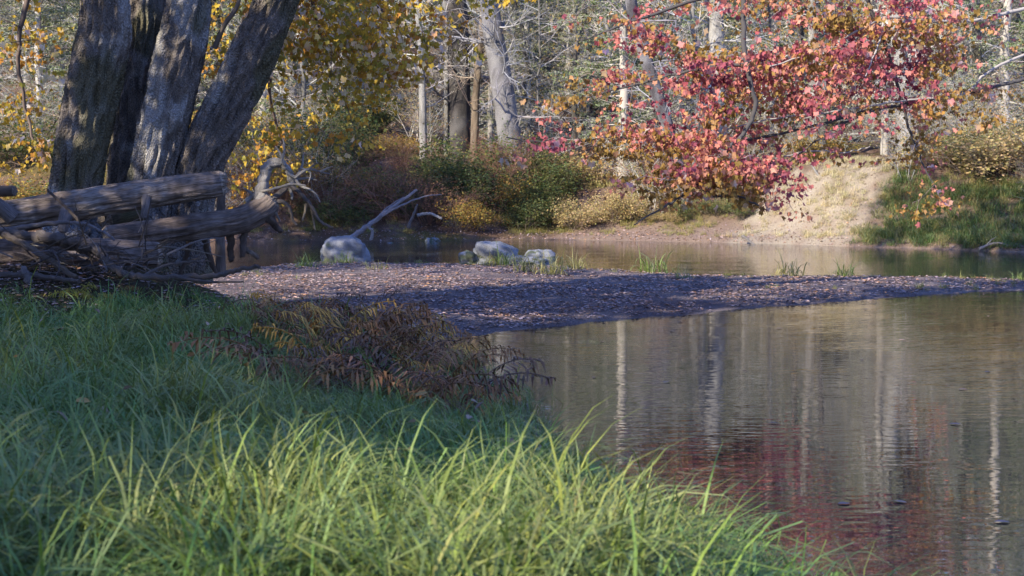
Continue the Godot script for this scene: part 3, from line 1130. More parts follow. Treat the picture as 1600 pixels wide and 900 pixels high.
	stick("dead_branch", "short pale broken peg sticking up at the pile's left foot", "branch", [at(48, 452, 13.2), at(42, 432, 13.2), at(38, 420, 13.2)], 0.045, 0.03, Color(0.34, 0.31, 0.31), [], "dead branches of the log pile")
	for i in 56:
		var p := at(20.0 + 250.0 * i / 56.0, rf(385, 432), 13.6 + rf(-0.4, 0.4))
		p.y = maxf(p.y, height(p.x, p.z) + 0.05)
		var d := Vector3(rf(-1, 1), rf(-0.35, 0.5), rf(-0.4, 0.4)).normalized() * rf(0.25, 0.7)
		var e := p + d
		e.y = maxf(e.y, height(e.x, e.z) + 0.02)
		stick("dry_twig", "%s %s twig, %s in the log pile's tangle, %s from the left" % [["pale", "brown", "dark"][i % 3], "long" if d.length() > 0.48 else "short", "rising" if e.y > p.y + 0.05 else "lying", ordinal(i)], "twig", [p, p.lerp(e, 0.5) + rdir() * 0.06, e], rf(0.006, 0.014), 0.004, vary([Color(0.36, 0.31, 0.28), Color(0.27, 0.20, 0.15), Color(0.16, 0.13, 0.11)][i % 3], 0.2), [[p.lerp(e, 0.5), p.lerp(e, 0.7) + rdir() * 0.12, p.lerp(e, 0.8) + rdir() * 0.2]], "twigs tangled in the log pile")

	# driftwood across the channel
	stick("dead_branch", "forked grey branch rising from the water behind the largest boulder", "branch", [at(548, 372, 38), at(585, 345, 38.4), at(615, 322, 38.6), at(652, 296, 39)], 0.08, 0.035, Color(0.36, 0.32, 0.32), [[at(595, 338, 38.4), at(625, 322, 38.6), at(660, 308, 39), at(690, 304, 39.2)], [at(580, 350, 38.3), at(605, 325, 38.6), at(630, 308, 38.8)]])
	stick("dead_branch", "short curved white branch on the shaded far bank", "branch", [at(652, 336, 42.4), at(672, 334, 42.4), at(690, 341, 42.3)], 0.05, 0.04, Color(0.5, 0.47, 0.45))
	stick("dead_branch", "small hooked pale stick standing beside the forked branch", "branch", [at(580, 374, 38), at(582, 362, 38), at(575, 354, 38)], 0.05, 0.035, Color(0.4, 0.38, 0.38))
	stick("dead_branch", "dark upright dead stick leaning at the far waterline", "branch", [at(638, 356, 42), at(645, 338, 42), at(652, 320, 42)], 0.06, 0.03, Color(0.2, 0.18, 0.17))
	stick("dead_branch", "pale thin pole leaning on the sandy far bank", "branch", [at(1292, 302, 42), at(1282, 280, 42.2), at(1268, 258, 42.4)], 0.05, 0.03, Color(0.45, 0.42, 0.38))
	stick("dead_branch", "dark stick poking into the water below the sandy bank", "branch", [at(1160, 369, 40.2), at(1170, 376, 39.8), at(1180, 384, 39.4)], 0.045, 0.03, Color(0.3, 0.27, 0.24))
	stick("dead_branch", "tangled pale branch at the waterline of the green far bank", "branch", [at(1530, 388, 35.4), at(1555, 380, 35.5), at(1580, 384, 35.3), at(1610, 386, 35.1)], 0.04, 0.02, Color(0.4, 0.36, 0.33), [[at(1540, 385, 35.4), at(1548, 376, 35.5), at(1556, 370, 35.6)]])
	stick("fallen_trunk", "pale fallen trunk lodged level between trees of the far wood", "trunk", [at(600, 108, 51), at(680, 117, 51), at(730, 121, 51), at(790, 127, 51)], 0.2, 0.16, Color(0.40, 0.36, 0.30))

func boulders() -> void:
	var list := [
		["largest pale blue-grey boulder standing alone in the channel", 538, 388, 29.8, Vector3(0.48, 0.37, 0.4), 3.0, -0.3],
		["pale domed boulder with a dark knob on top, at the bar's edge", 772, 397, 28.6, Vector3(0.5, 0.30, 0.42), 40.0, -0.3],
		["small mossy green boulder left of the pale domed boulder", 731, 402, 28.4, Vector3(0.2, 0.2, 0.2), 71.0, 0.25],
		["small grey pointed boulder in the water right of the dome", 843, 391, 31.5, Vector3(0.32, 0.23, 0.28), 93.0, -0.1],
		["low flat slab sloping into the water below the dome", 822, 405, 28.2, Vector3(0.4, 0.14, 0.3), 120.0, -0.1],
		["round grey stone at the far waterline below the brown bush", 676, 370, 42.0, Vector3(0.2, 0.13, 0.2), 150.0, 0.1],
		["small grey stone lying beside the forked driftwood branch", 610, 376, 40.6, Vector3(0.14, 0.08, 0.14), 190.0, 0.1],
	]
	for q in list:
		var p := at(q[1], q[2], q[3])
		p.y = maxf(height(p.x, p.z), -0.1) + q[4].y * 0.35
		single("boulder", boulder(q[4], q[5], q[6]), q[0], "boulder", "boulders in the channel", p)

# ------------------------------------------------------------------ the wood on the far bank
func place(proto: Array, part_names: Array, called: String, label: String, category: String, group: String, where: Vector3, turn: float, size: float) -> Node3D:
	var t := thing(called, label, category, where, group)
	t.rotation.y = turn
	t.scale = Vector3.ONE * size
	for i in proto.size():
		if proto[i].get_surface_count():
			part(part_names[i], proto[i], t)
	return t

var ORD := ["first", "second", "third", "fourth", "fifth", "sixth", "seventh", "eighth", "ninth", "tenth", "eleventh", "twelfth", "thirteenth", "fourteenth", "fifteenth", "sixteenth", "seventeenth", "eighteenth", "nineteenth", "twentieth", "twenty-first", "twenty-second", "twenty-third", "twenty-fourth", "twenty-fifth", "twenty-sixth", "twenty-seventh", "twenty-eighth", "twenty-ninth", "thirtieth", "thirty-first", "thirty-second", "thirty-third", "thirty-fourth", "thirty-fifth", "thirty-sixth"]

func ordinal(i: int) -> String:
	if i < ORD.size():
		return ORD[i]
	return ["thirty", "forty", "fifty", "sixty", "seventy", "eighty"][i / 10 - 3] + "-" + ORD[i % 10] if i % 10 < 9 else ["fortieth", "fiftieth", "sixtieth", "seventieth", "eightieth"][i / 10 - 3]

func special_tree(label: String, pts: Array, w0: float, w1: float, d: float, cols: Array, leafy := 0.0) -> void:
	# a trunk followed through the picture and carried up beyond it
	var foot := at(pts[0][0], pts[0][1], d)
	foot.y = height(foot.x, foot.z) - 0.2
	var t := thing("forest_tree", label, "tree", foot, "single trees at the front of the far wood")
	var line := [Vector3.ZERO]
	for q in pts.slice(1):
		line.append(at(q[0], q[1], d) - foot)
	var e: Vector3 = line[-1]
	var dir: Vector3 = (line[-1] - line[-2]).normalized()
	line.append(e + (dir + Vector3.UP * 0.4).normalized() * 5)
	line.append(e + (dir + Vector3.UP * 0.6).normalized() * 10)
	var p := curve(line, 12)
	var b := Buf.new()
	var r := PackedFloat32Array()
	var last := p[p.size() - 1].y
	for q in p:
		r.append(lerpf(w0, w1, clampf(q.y / e.y, 0, 1)) / 2117.0 * d * 0.5 * (1.0 - 0.85 * clampf((q.y - e.y) / (last - e.y), 0, 1)))
	r[0] *= 1.4
	r[1] *= 1.2
	bark_stem(b, p, r, 20, 0.015, cols, 5.0, 0.25, pts[0][0])
	b.smooth()
	weld_seam(b, 20)
	part("trunk", b.mesh(M.bark), t)
	var w := Buf.new()
	var tips := []
	var i := 10
	while i < p.size() - 2:
		var a := rf(0, TAU)
		if p[i].y > 2.0:
			branchy(w, tips, p[i], Vector3(cos(a), rf(-0.2, 0.6), sin(a)).normalized(), rf(0.6, 2.0), r[i] * 0.12 + 0.006, 2, vary(cols[0] * 0.9, 0.2))
		i += rng.randi_range(1, 3)
	part("branches", w.mesh(M.twig), t)

func far_wood() -> void:
	var greybark := [Color(0.20, 0.185, 0.175), Color(0.36, 0.345, 0.33), Color(0.13, 0.125, 0.09)]
	var birch := [Color(0.56, 0.54, 0.50), Color(0.66, 0.64, 0.61), Color(0.26, 0.24, 0.22)]
	var darkb := [Color(0.10, 0.09, 0.085), Color(0.22, 0.21, 0.205), Color(0.07, 0.065, 0.06)]
	special_tree("slim white birch nearest the brown bush on the far bank", [[662, 250], [660, 150], [656, 60], [652, 0]], 12, 9, 48.8, birch)
	special_tree("thin white birch just right of the slim white birch", [[697, 240], [698, 150], [697, 60], [695, 0]], 8, 7, 50.8, birch)
	special_tree("thick dark trunk standing between two birches and the tan snag", [[718, 240], [717, 150], [716, 60], [714, 0]], 36, 30, 49.8, darkb)
	special_tree("thin tan barkless snag right of the thick dark trunk", [[740, 230], [743, 160], [748, 100], [752, 60]], 13, 10, 48.8, [Color(0.36, 0.28, 0.2), Color(0.42, 0.35, 0.28), Color(0.25, 0.18, 0.12)])
	special_tree("stout grey tree leaning left above the shaded undercut bank", [[803, 290], [797, 220], [786, 140], [773, 60], [765, 0]], 40, 28, 47.8, [Color(0.30, 0.29, 0.30), Color(0.42, 0.41, 0.41), Color(0.18, 0.17, 0.16)])
	special_tree("white lit trunk behind the hanging tip of the red maple", [[1424, 285], [1416, 220], [1408, 140], [1404, 60], [1402, 0]], 26, 20, 46.8, birch)
	special_tree("broad white trunk hidden mostly by the densest red leaves", [[1128, 300], [1124, 200], [1120, 100], [1118, 0]], 28, 24, 47.8, birch)
	special_tree("short white birch showing below the red leaves at right", [[1273, 260], [1272, 200], [1270, 100], [1269, 0]], 13, 11, 48.8, birch)
	special_tree("blue-grey blotched trunk leaning left through the red leaves", [[1078, 320], [1048, 215], [1018, 120], [998, 50], [985, 0]], 20, 18, 44.5, [Color(0.24, 0.23, 0.25), Color(0.42, 0.41, 0.42), Color(0.10, 0.09, 0.1)])
	special_tree("grey trunk among yellow leaves right of the leaning maple stem", [[457, 190], [455, 120], [453, 50], [450, 0]], 15, 13, 55, greybark)
	special_tree("grey trunk above the golden ferns at the right edge", [[1530, 225], [1528, 150], [1526, 60], [1525, 0]], 14, 12, 49, greybark)

	var spr := []
	for i in 4:
		spr.append(spruce(rf(15, 20), rf(0.13, 0.2), [0.35, 0.28, 0.42, 0.22][i], [Color(0.18, 0.20, 0.10), Color(0.15, 0.18, 0.085), Color(0.22, 0.22, 0.12), Color(0.13, 0.165, 0.075)][i], [Color(0.36, 0.34, 0.31), Color(0.42, 0.40, 0.37), Color(0.32, 0.30, 0.27), Color(0.38, 0.35, 0.31)][i]))
	var hard := []
	for i in 4:
		hard.append(hardwood(rf(14, 18), [0.16, 0.10, 0.13, 0.065][i], [greybark, birch, greybark, [Color(0.42, 0.40, 0.37), Color(0.52, 0.50, 0.47), Color(0.26, 0.25, 0.22)]][i], [Color(0.40, 0.28, 0.08), Color(0.30, 0.24, 0.10), Color(0.28, 0.28, 0.10)], [0.35, 0.3, 0.6, 0.2][i], [2.0, 3.0, 1.2, 1.5][i]))
	# [x, distance]
	var spots := []
	var tries := 0
	while spots.size() < 104 and tries < 6000:
		tries += 1
		var d := rf(45.5, 80)
		var x := rf(-0.46, 0.46) * d
		if d < far_shore(x) + 4.5:
			continue
		var ok := true
		for s in spots:
			if Vector2(s[0] - x, s[1] - d).length() < 1.7:
				ok = false
				break
		if ok:
			spots.append([x, d])
	spots.sort_custom(func(p, q): return p[0] / p[1] < q[0] / q[1])
	var seen := [0, 0, 0]
	for s in spots:
		var kind := rng.randi() % 10
		var k := 0 if kind < 5 else 1 if kind < 7 else 2
		var label: String = ["grey-green spruce with dead lower twigs, %s from the left in the far wood", "bare grey forest tree, %s from the left in the far wood", "slim pale birch, %s from the left in the far wood"][k] % ordinal(seen[k])
		seen[k] += 1
		var pos := ground(s[0], -s[1])
		var proto: Array = spr[rng.randi() % 4] if k == 0 else hard[0 if rng.randf() < 0.5 else 2] if k == 1 else hard[1 if rng.randf() < 0.4 else 3]
		place(proto, ["trunk", "crown"] if k == 0 else ["trunk", "branches", "crown"], ["spruce_tree", "forest_tree", "birch_tree"][k], label, "tree", ["spruces of the far wood", "bare trees of the far wood", "birches of the far wood"][k], pos, rf(0, TAU), rf(0.8, 1.15))
	# the depth of the wood, which reads as one mass
	for i in 4:
		var where := []
		var tint := []
		for k in 85:
			var d := rf(78, 150)
			var x := rf(-0.6, 0.6) * d
			where.append(Transform3D(Basis(Vector3.UP, rf(0, TAU)).scaled(Vector3.ONE * rf(0.85, 1.25)), ground(x, -d)))
			tint.append(Color.WHITE)
		var m := ArrayMesh.new()
		for piece in spr[i]:
			m.add_surface_from_arrays(Mesh.PRIMITIVE_TRIANGLES, piece.surface_get_arrays(0))
			m.surface_set_material(m.get_surface_count() - 1, piece.surface_get_material(0))
		scatter("deep_wood", m, where, tint, self, "grey-green mass of trees deep in the wood behind the far bank", "wood")

	# undergrowth
	var kinds := {
		"brown": [bush(26, 1.5, 1.3, Color(0.17, 0.10, 0.075), [Color(0.20, 0.10, 0.055), Color(0.26, 0.14, 0.07)], 2, 0.03), "brown twiggy leafless bush", "bush", "brown_bush"],
		"green": [bush(16, 1.2, 1.1, Color(0.14, 0.12, 0.08), [Color(0.06, 0.09, 0.03), Color(0.09, 0.12, 0.04), Color(0.14, 0.14, 0.04)], 4, 0.06), "dark green leafy bush", "bush", "green_bush"],
		"yellow": [bush(12, 1.2, 1.1, Color(0.18, 0.14, 0.1), [Color(0.34, 0.25, 0.05), Color(0.25, 0.21, 0.05), Color(0.36, 0.20, 0.05)], 4, 0.065), "yellow-leaved shrub", "shrub", "yellow_shrub"],
		"tan": [bush(16, 1.0, 1.2, Color(0.30, 0.24, 0.17), [Color(0.45, 0.33, 0.17), Color(0.40, 0.30, 0.12), Color(0.30, 0.27, 0.10)], 4, 0.055), "pale tan dry shrub", "shrub", "dry_shrub"],
	}
	kinds.bare = [bush(7, 2.6, 1.2, Color(0.34, 0.31, 0.28), [Color(0.36, 0.24, 0.12), Color(0.28, 0.25, 0.10)], 1, 0.045, 3), "nearly leafless grey sapling clump", "sapling", "bare_sapling"]
	var plan := []
	for i in 30:
		var bx := rf(-17, 17)
		plan.append(["bare", bx, far_shore(bx) + rf(1.5, 9), rf(0.6, 1.2)])
	for z in [["brown", 640, 280, 60, 3, 1.5, 4.0, 1.1], ["brown", 560, 300, 60, 2, 1.0, 4.5, 0.9], ["green", 620, 310, 70, 4, 0.8, 3.5, 0.7], ["yellow", 590, 300, 80, 3, 1.5, 5, 0.6], ["brown", 480, 320, 60, 4, 0.6, 4, 0.9], ["green", 450, 300, 60, 4, 1, 5, 1.1], ["green", 500, 180, 60, 4, 9, 16, 1.2], ["green", 730, 260, 30, 3, 2.0, 5, 1.0], ["yellow", 745, 320, 35, 4, 0.8, 3, 0.75], ["yellow", 420, 250, 70, 3, 2, 9, 1.1], ["brown", 430, 300, 60, 3, 0.8, 4, 1.0], ["green", 560, 310, 70, 4, 1.5, 6, 0.9], ["yellow", 560, 230, 60, 2, 4, 10, 0.9], ["yellow", 330, 250, 80, 4, 2, 9, 1.3], ["green", 800, 330, 50, 3, 1.0, 4, 0.7], ["green", 850, 320, 50, 5, 1.2, 4.5, 1.0], ["brown", 790, 300, 50, 3, 2, 5, 1.1], ["tan", 930, 320, 50, 4, 1.0, 4, 0.8], ["tan", 1090, 320, 80, 5, 1.5, 4.5, 0.45], ["green", 1050, 330, 90, 3, 2, 5, 0.5], ["yellow", 1200, 320, 40, 3, 1.5, 4, 0.7], ["tan", 1500, 250, 80, 8, 5, 9, 1.15], ["green", 1580, 270, 40, 4, 4.5, 8, 1.2], ["green", 1460, 300, 40, 4, 5, 8, 0.8], ["yellow", 1300, 260, 50, 3, 8, 12, 0.9], ["brown", 1000, 280, 80, 4, 4, 8, 0.9], ["brown", 1550, 310, 40, 3, 2.5, 5, 0.8], ["tan", 850, 300, 60, 3, 4, 8, 1.0], ["yellow", 100, 260, 120, 5, 1, 8, 1.3], ["green", 60, 300, 120, 4, 1, 6, 1.2]]:
		for i in z[4]:
			var x: float = (z[1] + rf(-1, 1) * z[3] - 800.0) / 2117.0 * 45.0
			var inland := rf(z[5], z[6])
			if x - 0.48 * inland > 6.2 and x - 0.48 * inland < 9.6 and inland < 8:
				continue
			plan.append([z[0], x, far_shore(x) + inland, z[7] * rf(0.7, 1.2)])
	plan.sort_custom(func(p, q): return p[1] / p[2] < q[1] / q[2])
	var counts := {}
	for q in plan:
		counts[q[0]] = counts.get(q[0], -1) + 1
		var kd: Array = kinds[q[0]]
		place(kd[0], ["twigs", "leaves"], kd[3], "%s, %s of its kind from the left on the far bank" % [kd[1], ordinal(counts[q[0]])], kd[2], kd[1] + " growing on the far bank", ground(q[1], -q[2]), rf(0, TAU), q[3]).scale *= Vector3(rf(0.8, 1.5), rf(0.55, 1.0), rf(0.8, 1.5))

# ------------------------------------------------------------------ ground cover
func cover() -> void:
	# tall grass on the near bank
	var clumps := [grass_clump(M.grass, 40, 0.18, 0.46, 0.005, 2.0), grass_clump(M.grass, 44, 0.22, 0.36, 0.0045, 2.6), grass_clump(M.grass, 30, 0.16, 0.56, 0.006, 2.3)]
	var where := [[], [], []]
	var tint := [[], [], []]
	var n := 0
	while n < 15000:
		var d := 3.3 + 12.7 * pow(rng.randf(), 1.25)
		var x := rf(-0.45, 0.42) * (d + 1.2)
		var g := sd(grass_bank, x, -d)
		n += 1
		if g < -0.3 or (g < 0.1 and rng.randf() < 0.4):
			continue
		var patch := noise_b.get_noise_2d(x * 30, d * 30)
		var fern := Vector2((x + 1.15) / 0.9, (d - 10.6) / 2.6).length()
		if d > 7.5 and (fern < 1.0 and rng.randf() < 0.45):
			continue
		if d > 11.6 and rng.randf() < smoothstep(11.6, 13.2, d + patch * 2):
			continue
		var k := rng.randi() % 3
		if d > 5.2 and rng.randf() < 0.55 * smoothstep(0.0, -0.35, noise_r.get_noise_2d(x * 2.6 + 40, d * 1.3)):
			continue
		var tuft := noise_r.get_noise_2d(x * 1.7, d * 1.7)
		var s := rf(0.5, 1.1) * (1.0 + patch * 0.4 + tuft * 0.8) * (1.0 - 0.3 * smoothstep(9, 13, d))
		var px := 800.0 + x / d * 2117.0
		s *= lerpf(1.0, 0.52 if px > 330 else 0.75, smoothstep(4.9, 5.8, d + patch) * smoothstep(11.5, 9.5, d))
		s = minf(s * 1.22, 1.3)
		where[k].append(Transform3D((Basis(Vector3.UP, rf(0, TAU)) * Basis(Vector3.RIGHT, rng.randfn() * 0.28)).scaled(Vector3(s, s * rf(0.85, 1.1), s)), ground(x, -d) - Vector3(0, 0.02, 0)))
		tint[k].append(vary(Color(0.10, 0.185, 0.05).lerp(Color(0.22, 0.24, 0.07), clampf(0.3 + patch * 1.2 + tuft * 0.8, 0, 1)), 0.35))
	for k in 3:
		scatter("tall_grass", clumps[k], where[k], tint[k], self, "tall green and straw-coloured grass covering the near bank", "grass")

	# grass of the far banks
	var far_clumps := [grass_clump(M.grass, 34, 0.25, 0.75, 0.014, 1.5), grass_clump(M.grass, 34, 0.25, 0.6, 0.014, 1.2)]
	# grass tufts on the bar
	var tufts := [["arching green grass tuft on the bar's far edge below the red leaves", 1022, 424, 26.0, 1.0], ["dark upright grass tuft at the bar's water edge, middle of three", 1232, 433, 25.0, 0.75], ["thin slanting grass tuft near the bar's right end", 1322, 434, 24.8, 0.7], ["small grass tuft at the far right tip of the bar", 1588, 442, 23.6, 0.5], ["low grass tuft beside the pale domed boulder", 790, 412, 28.0, 0.7], ["low grass tuft before the pale domed boulder's left end", 760, 412, 28.0, 0.6], ["short grass tuft at the foot of the largest boulder", 540, 408, 29.0, 0.6], ["sunlit straw tuft on the middle of the bar", 868, 436, 25.0, 0.8], ["sunlit green tuft left of the straw tuft on the bar", 830, 432, 25.5, 0.7], ["low green tuft at the bar's left end by the water", 480, 418, 27.5, 0.6], ["wide low tuft on the bar behind the straw tuft", 905, 425, 26.8, 0.7], ["short tuft on the bar right of the arching tuft", 1075, 440, 24.0, 0.4], ["tiny tuft on the bar before the largest boulder", 590, 424, 26.5, 0.4]]
	for q in tufts:
		var p := at(q[1], q[2], q[3])
		var t := thing("grass_tuft", q[0], "grass tuft", ground(p.x, p.z), "grass tufts on the gravel bar")
		var c: Color = Color(0.16, 0.21, 0.06) if rng.randf() < 0.7 else Color(0.3, 0.27, 0.11)
		var m: StandardMaterial3D = M.grass.duplicate()
		m.albedo_color = c.linear_to_srgb()
		for k in 2:
			var o := part("blades", far_clumps[k], t, m)
			o.set_meta("kind", "stuff")
			o.rotation.y = rf(0, TAU)
			o.scale = Vector3.ONE * q[4] * rf(0.9, 1.3)
			o.position = Vector3(rf(-0.15, 0.15), 0, rf(-0.1, 0.1))

	var fw := [[], []]
	var ft := [[], []]
	for i in 14000:
		var x := rf(-16, 19)
		var t := rf(0.15, 9)
		var pos := ground(x, -(far_shore(x) + t))
		var green := smoothstep(9.1, 9.7, x - 0.48 * t) * smoothstep(5.5, 3.8, t)
		var k := noise_b.get_noise_2d(x * 22, pos.z * 22)
		var strip := x - 0.48 * t
		var sandy := smoothstep(5.9, 6.8, strip) * smoothstep(9.7, 9.1, strip)
		if rng.randf() > maxf(green, 0.22 + k * 0.9 + sandy * 0.25) or (green < 0.5 and t < 0.6):
			continue
		var c := (Color(0.10, 0.15, 0.05) if rng.randf() < 0.7 else Color(0.24, 0.22, 0.09)) if rng.randf() < green else Color(0.36, 0.29, 0.12).lerp(Color(0.20, 0.21, 0.06), rf(0, 1)).lerp(Color(0.52, 0.44, 0.28), sandy * rf(0.6, 1.0))
		var s := rf(0.7, 1.2) * (0.62 if green > 0.5 else 0.4)
		var j := i % 2
		fw[j].append(Transform3D(Basis(Vector3.UP, rf(0, TAU)).scaled(Vector3.ONE * s), pos))
		ft[j].append(vary(c, 0.25))
	for i in 700:
		var d := rf(21.5, 30)
		var x := rf(-6, 9.5)
		var e := sd(near_land, x, -d)
		if e < 0.1 or rng.randf() > smoothstep(2.6, 0.2, e) * clampf(0.6 + 2.0 * noise_r.get_noise_2d(x * 0.5, d * 0.5), 0, 1):
			continue
		if d < 24 and x < 3 and e < 1.5 and d < 22:
			continue
		fw[i % 2].append(Transform3D(Basis(Vector3.UP, rf(0, TAU)).scaled(Vector3.ONE * rf(0.12, 0.3)), ground(x, -d)))
		ft[i % 2].append(vary(Color(0.2, 0.21, 0.07), 0.25))
	for j in 2:
		scatter("bank_grass", far_clumps[j], fw[j], ft[j], self, "drooping green and straw grass on the far bank", "grass")

	# fallen leaves
	var shapes := [curled_leaf(M.litter, 0.05), curled_leaf(M.litter, 0.16)]
	var lw := [[], []]
	var lt := [[], []]
	var pal := [Color(0.26, 0.19, 0.175), Color(0.30, 0.225, 0.21), Color(0.20, 0.145, 0.13), Color(0.34, 0.26, 0.235), Color(0.26, 0.165, 0.125), Color(0.34, 0.19, 0.10)]
	for i in 150000:
		var x: float
		var d: float
		var far := i > 112000
		if not far:
			d = rf(11.5, 31)
			x = rf(-0.46, 0.46) * d
			if i < 3000:
				d = rf(4, 12)
				x = rf(-0.45, 0.2) * d
		else:
			x = rf(-18, 20)
			d = far_shore(x) + 12.0 * pow(rng.randf(), 1.6)
		var pos := ground(x, -d)
		if pos.y < 0.012:
			continue
		if not far and x > 9:
			continue
		if not far and i > 6000 and rng.randf() < 0.75 * smoothstep(0.02, 0.4, noise_r.get_noise_2d(x * 0.55 + 7, d * 0.3)):
			continue
		var s := 0.02 + 0.065 * pow(rng.randf(), 1.6)
		var tilt := 0.16 if not far else 0.5
		lw[i % 2].append(Transform3D(Basis.from_euler(Vector3(rf(-tilt, tilt), rf(0, TAU), rf(-tilt, tilt))).scaled(Vector3.ONE * s), pos + Vector3(0, 0.012, 0)))
		lt[i % 2].append(vary(pal[rng.randi() % 6], 0.22))
	for j in 2:
		scatter("leaf_litter", shapes[j], lw[j], lt[j], self, "fallen brown leaves strewn over the gravel bar and banks", "leaves")
	var ow := []
	var ot := []
	for i in 60:
		var d := rf(6, 34)
		var x := rf(-0.1, 0.38) * d
		if height(x, -d) > -0.05:
			continue
		ow.append(Transform3D(Basis(Vector3.UP, rf(0, TAU)).scaled(Vector3.ONE * rf(0.05, 0.09)), Vector3(x, 0.004, -d)))
		ot.append(vary(Color(0.2, 0.14, 0.11), 0.3))
	scatter("floating_leaves", shapes[0], ow, ot, self, "scattered leaves floating on the river surface", "leaves")

	var gw := []
	var gt := []
	for i in 70:
		var d := rf(5.0, 12)
		var x := rf(-0.4, 0.1) * d
		if sd(grass_bank, x, -d) < 0.3:
			continue
		gw.append(Transform3D(Basis.from_euler(Vector3(rf(-0.7, 0.7), rf(0, TAU), rf(-0.7, 0.7))).scaled(Vector3.ONE * rf(0.04, 0.075)), ground(x, -d) + Vector3(0, rf(0.1, 0.3), 0)))
		gt.append(vary([Color(0.20, 0.13, 0.09), Color(0.30, 0.16, 0.05), Color(0.25, 0.18, 0.12)][i % 3], 0.25))
	scatter("caught_leaves", shapes[1], gw, gt, self, "fallen leaves caught among the blades of the tall grass", "leaves")

	# dead brown ferns at the edge of the near bank
	var spots := []
	for i in 38:
		var px := rf(405, 725)
		var d := rf(7.8, 12.6)
		var x := (px - 800.0) / 2117.0 * d
		if sd(grass_bank, x, -d) < -0.35:
			continue
		spots.append([x, d, rf(0.75, 1.1)])
	spots.sort_custom(func(p, q): return p[0] / p[1] < q[0] / q[1])
	var rust := [Color(0.17, 0.085, 0.04), Color(0.12, 0.07, 0.045), Color(0.38, 0.20, 0.04), Color(0.22, 0.105, 0.04)]
	for i in spots.size():
		var s: Array = spots[i]
		var gold := i % 4 == 2
		var t := thing("dead_fern", "%s withered fern, %s from the left at the grassy bank's edge" % ["golden-brown" if gold else "dark brown", ordinal(i)], "fern", ground(s[0], -s[1]), "withered ferns at the bank's edge")
		for k in rng.randi_range(3, 7):
			var b := Buf.new()
			frond(b, Vector3.ZERO, rf(0, TAU), rf(0.4, 0.85) * s[2], rf(0.9, 1.5), rust[2] if gold else rust[[0, 1, 3][rng.randi() % 3]])
			part("frond", b.mesh(M.litter), t)
	for i in 3:
		var p := at([150, 178, 120][i], [438, 446, 446][i], 12.9)
		var t := thing("yellow_fern", ["yellow-green fern sprig at the foot of the driftwood, tallest", "yellow-green fern sprig right of the tallest sprig", "yellow-green fern sprig left of the tallest sprig"][i], "fern", ground(p.x, p.z), "fern sprigs by the driftwood")
		for k in 4:
			var b := Buf.new()
			frond(b, Vector3.ZERO, rf(0, TAU), rf(0.25, 0.4), rf(0.5, 1.0), Color(0.33, 0.30, 0.05))
			part("frond", b.mesh(M.leaf), t)

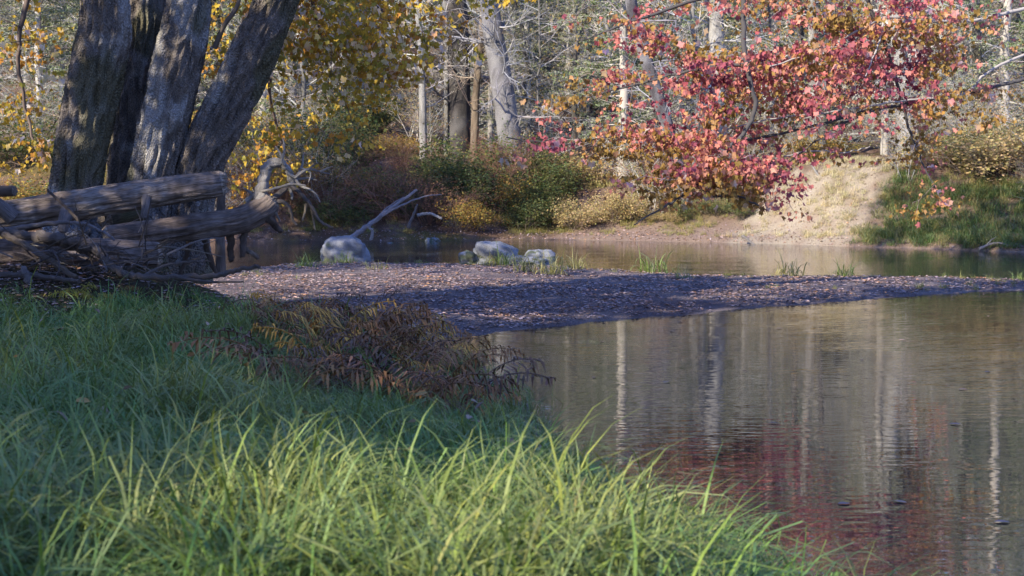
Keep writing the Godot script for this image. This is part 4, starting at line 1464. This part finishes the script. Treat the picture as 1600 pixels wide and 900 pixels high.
# ------------------------------------------------------------------
func _ready() -> void:
	rng.seed = 20251
	noise_a.seed = 5
	noise_a.frequency = 0.02
	noise_a.fractal_octaves = 3
	noise_b.seed = 9
	noise_b.frequency = 0.02
	noise_b.fractal_octaves = 4
	noise_r.seed = 21
	noise_r.frequency = 1.0
	noise_r.fractal_octaves = 2

	var cam := Camera3D.new()
	cam.name = "camera"
	cam.position = Vector3(0, EYE, 0)
	cam.rotation_degrees = Vector3(PITCH, 0, 0)
	cam_basis = Basis.from_euler(Vector3(deg_to_rad(PITCH), 0, 0))
	cam.fov = rad_to_deg(2.0 * atan(12.0 / FOCAL))
	var lens := CameraAttributesPhysical.new()
	lens.frustum_focal_length = FOCAL
	lens.frustum_focus_distance = 16.0
	lens.exposure_aperture = 5.6
	lens.frustum_far = 500.0
	cam.attributes = lens
	cam.far = 500.0
	add_child(cam)
	cam.current = true

	var env := Environment.new()
	env.background_mode = Environment.BG_SKY
	var sky := Sky.new()
	var air := ProceduralSkyMaterial.new()
	air.sky_top_color = Color(0.36, 0.52, 0.88)
	air.sky_horizon_color = Color(0.80, 0.87, 0.97)
	air.ground_horizon_color = Color(0.5, 0.5, 0.48)
	air.ground_bottom_color = Color(0.2, 0.19, 0.17)
	air.sky_energy_multiplier = 1.0
	sky.sky_material = air
	env.sky = sky
	env.background_energy_multiplier = 1.0
	env.tonemap_mode = Environment.TONE_MAPPER_LINEAR
	env.tonemap_exposure = 2.5
	env.sdfgi_enabled = true
	env.ssao_enabled = true
	env.ssil_enabled = true
	var we := WorldEnvironment.new()
	we.name = "environment"
	we.environment = env
	add_child(we)

	var sun := DirectionalLight3D.new()
	sun.name = "sun"
	sun.light_color = Color(1.0, 0.955, 0.88)
	sun.light_energy = 1.6
	sun.light_angular_distance = 0.5
	sun.shadow_enabled = true
	sun.look_at_from_position(Vector3.ZERO, SUN, Vector3.UP)
	add_child(sun)

	for q in [[3.5, 10], [6, 10], [1.5, -1.5], [1.3, -4.0], [1.03, -5.5], [0.7, -7.0], [0.3, -8.5], [-0.1, -11.0], [-0.5, -13.2], [-0.9, -15.1], [0.8, -16.6], [2.6, -18.2], [5.3, -20.5], [8.4, -22.0], [12, -21.5], [12, -24.0], [9.3, -24.4], [7.1, -25.1], [4.25, -25.6], [2.5, -26.7], [1.36, -28.4], [-1.4, -29.5], [-4.3, -30.0], [-5.9, -27.0], [-6.0, -23.5], [-7.0, -21.5], [-10, -21.5], [-14, -26], [-16, -32], [-22, -35], [-70, -36], [-70, 40], [10, 40]]:
		near_land.append(Vector2(q[0], q[1]))
	for q in [[3.0, 10], [1.25, -1.5], [1.08, -4.0], [0.82, -5.5], [0.5, -7.0], [0.1, -8.5], [-0.35, -11.0], [-0.9, -12.8], [-2.2, -14.2], [-3.0, -15.6], [-3.1, -17.3], [-4.2, -18.4], [-7.0, -20.0], [-11, -21.0], [-15, -26], [-17, -32], [-22, -34.5], [-70, -35.5], [-70, 40], [9, 40]]:
		grass_bank.append(Vector2(q[0], q[1]))
	for i in 14:
		island.append(Vector2(13.6 + 3.9 * cos(TAU * i / 14), -18.2 + 2.9 * sin(TAU * i / 14)))

	build_materials()
	build_land()
	print("land ", Time.get_ticks_msec())
	big_maple()
	print("maple ", Time.get_ticks_msec())
	red_maple()
	print("red ", Time.get_ticks_msec())
	shade_trees()
	print("shade ", Time.get_ticks_msec())
	far_wood()
	print("wood ", Time.get_ticks_msec())
	driftwood()
	boulders()
	cover()
	print("cover ", Time.get_ticks_msec())
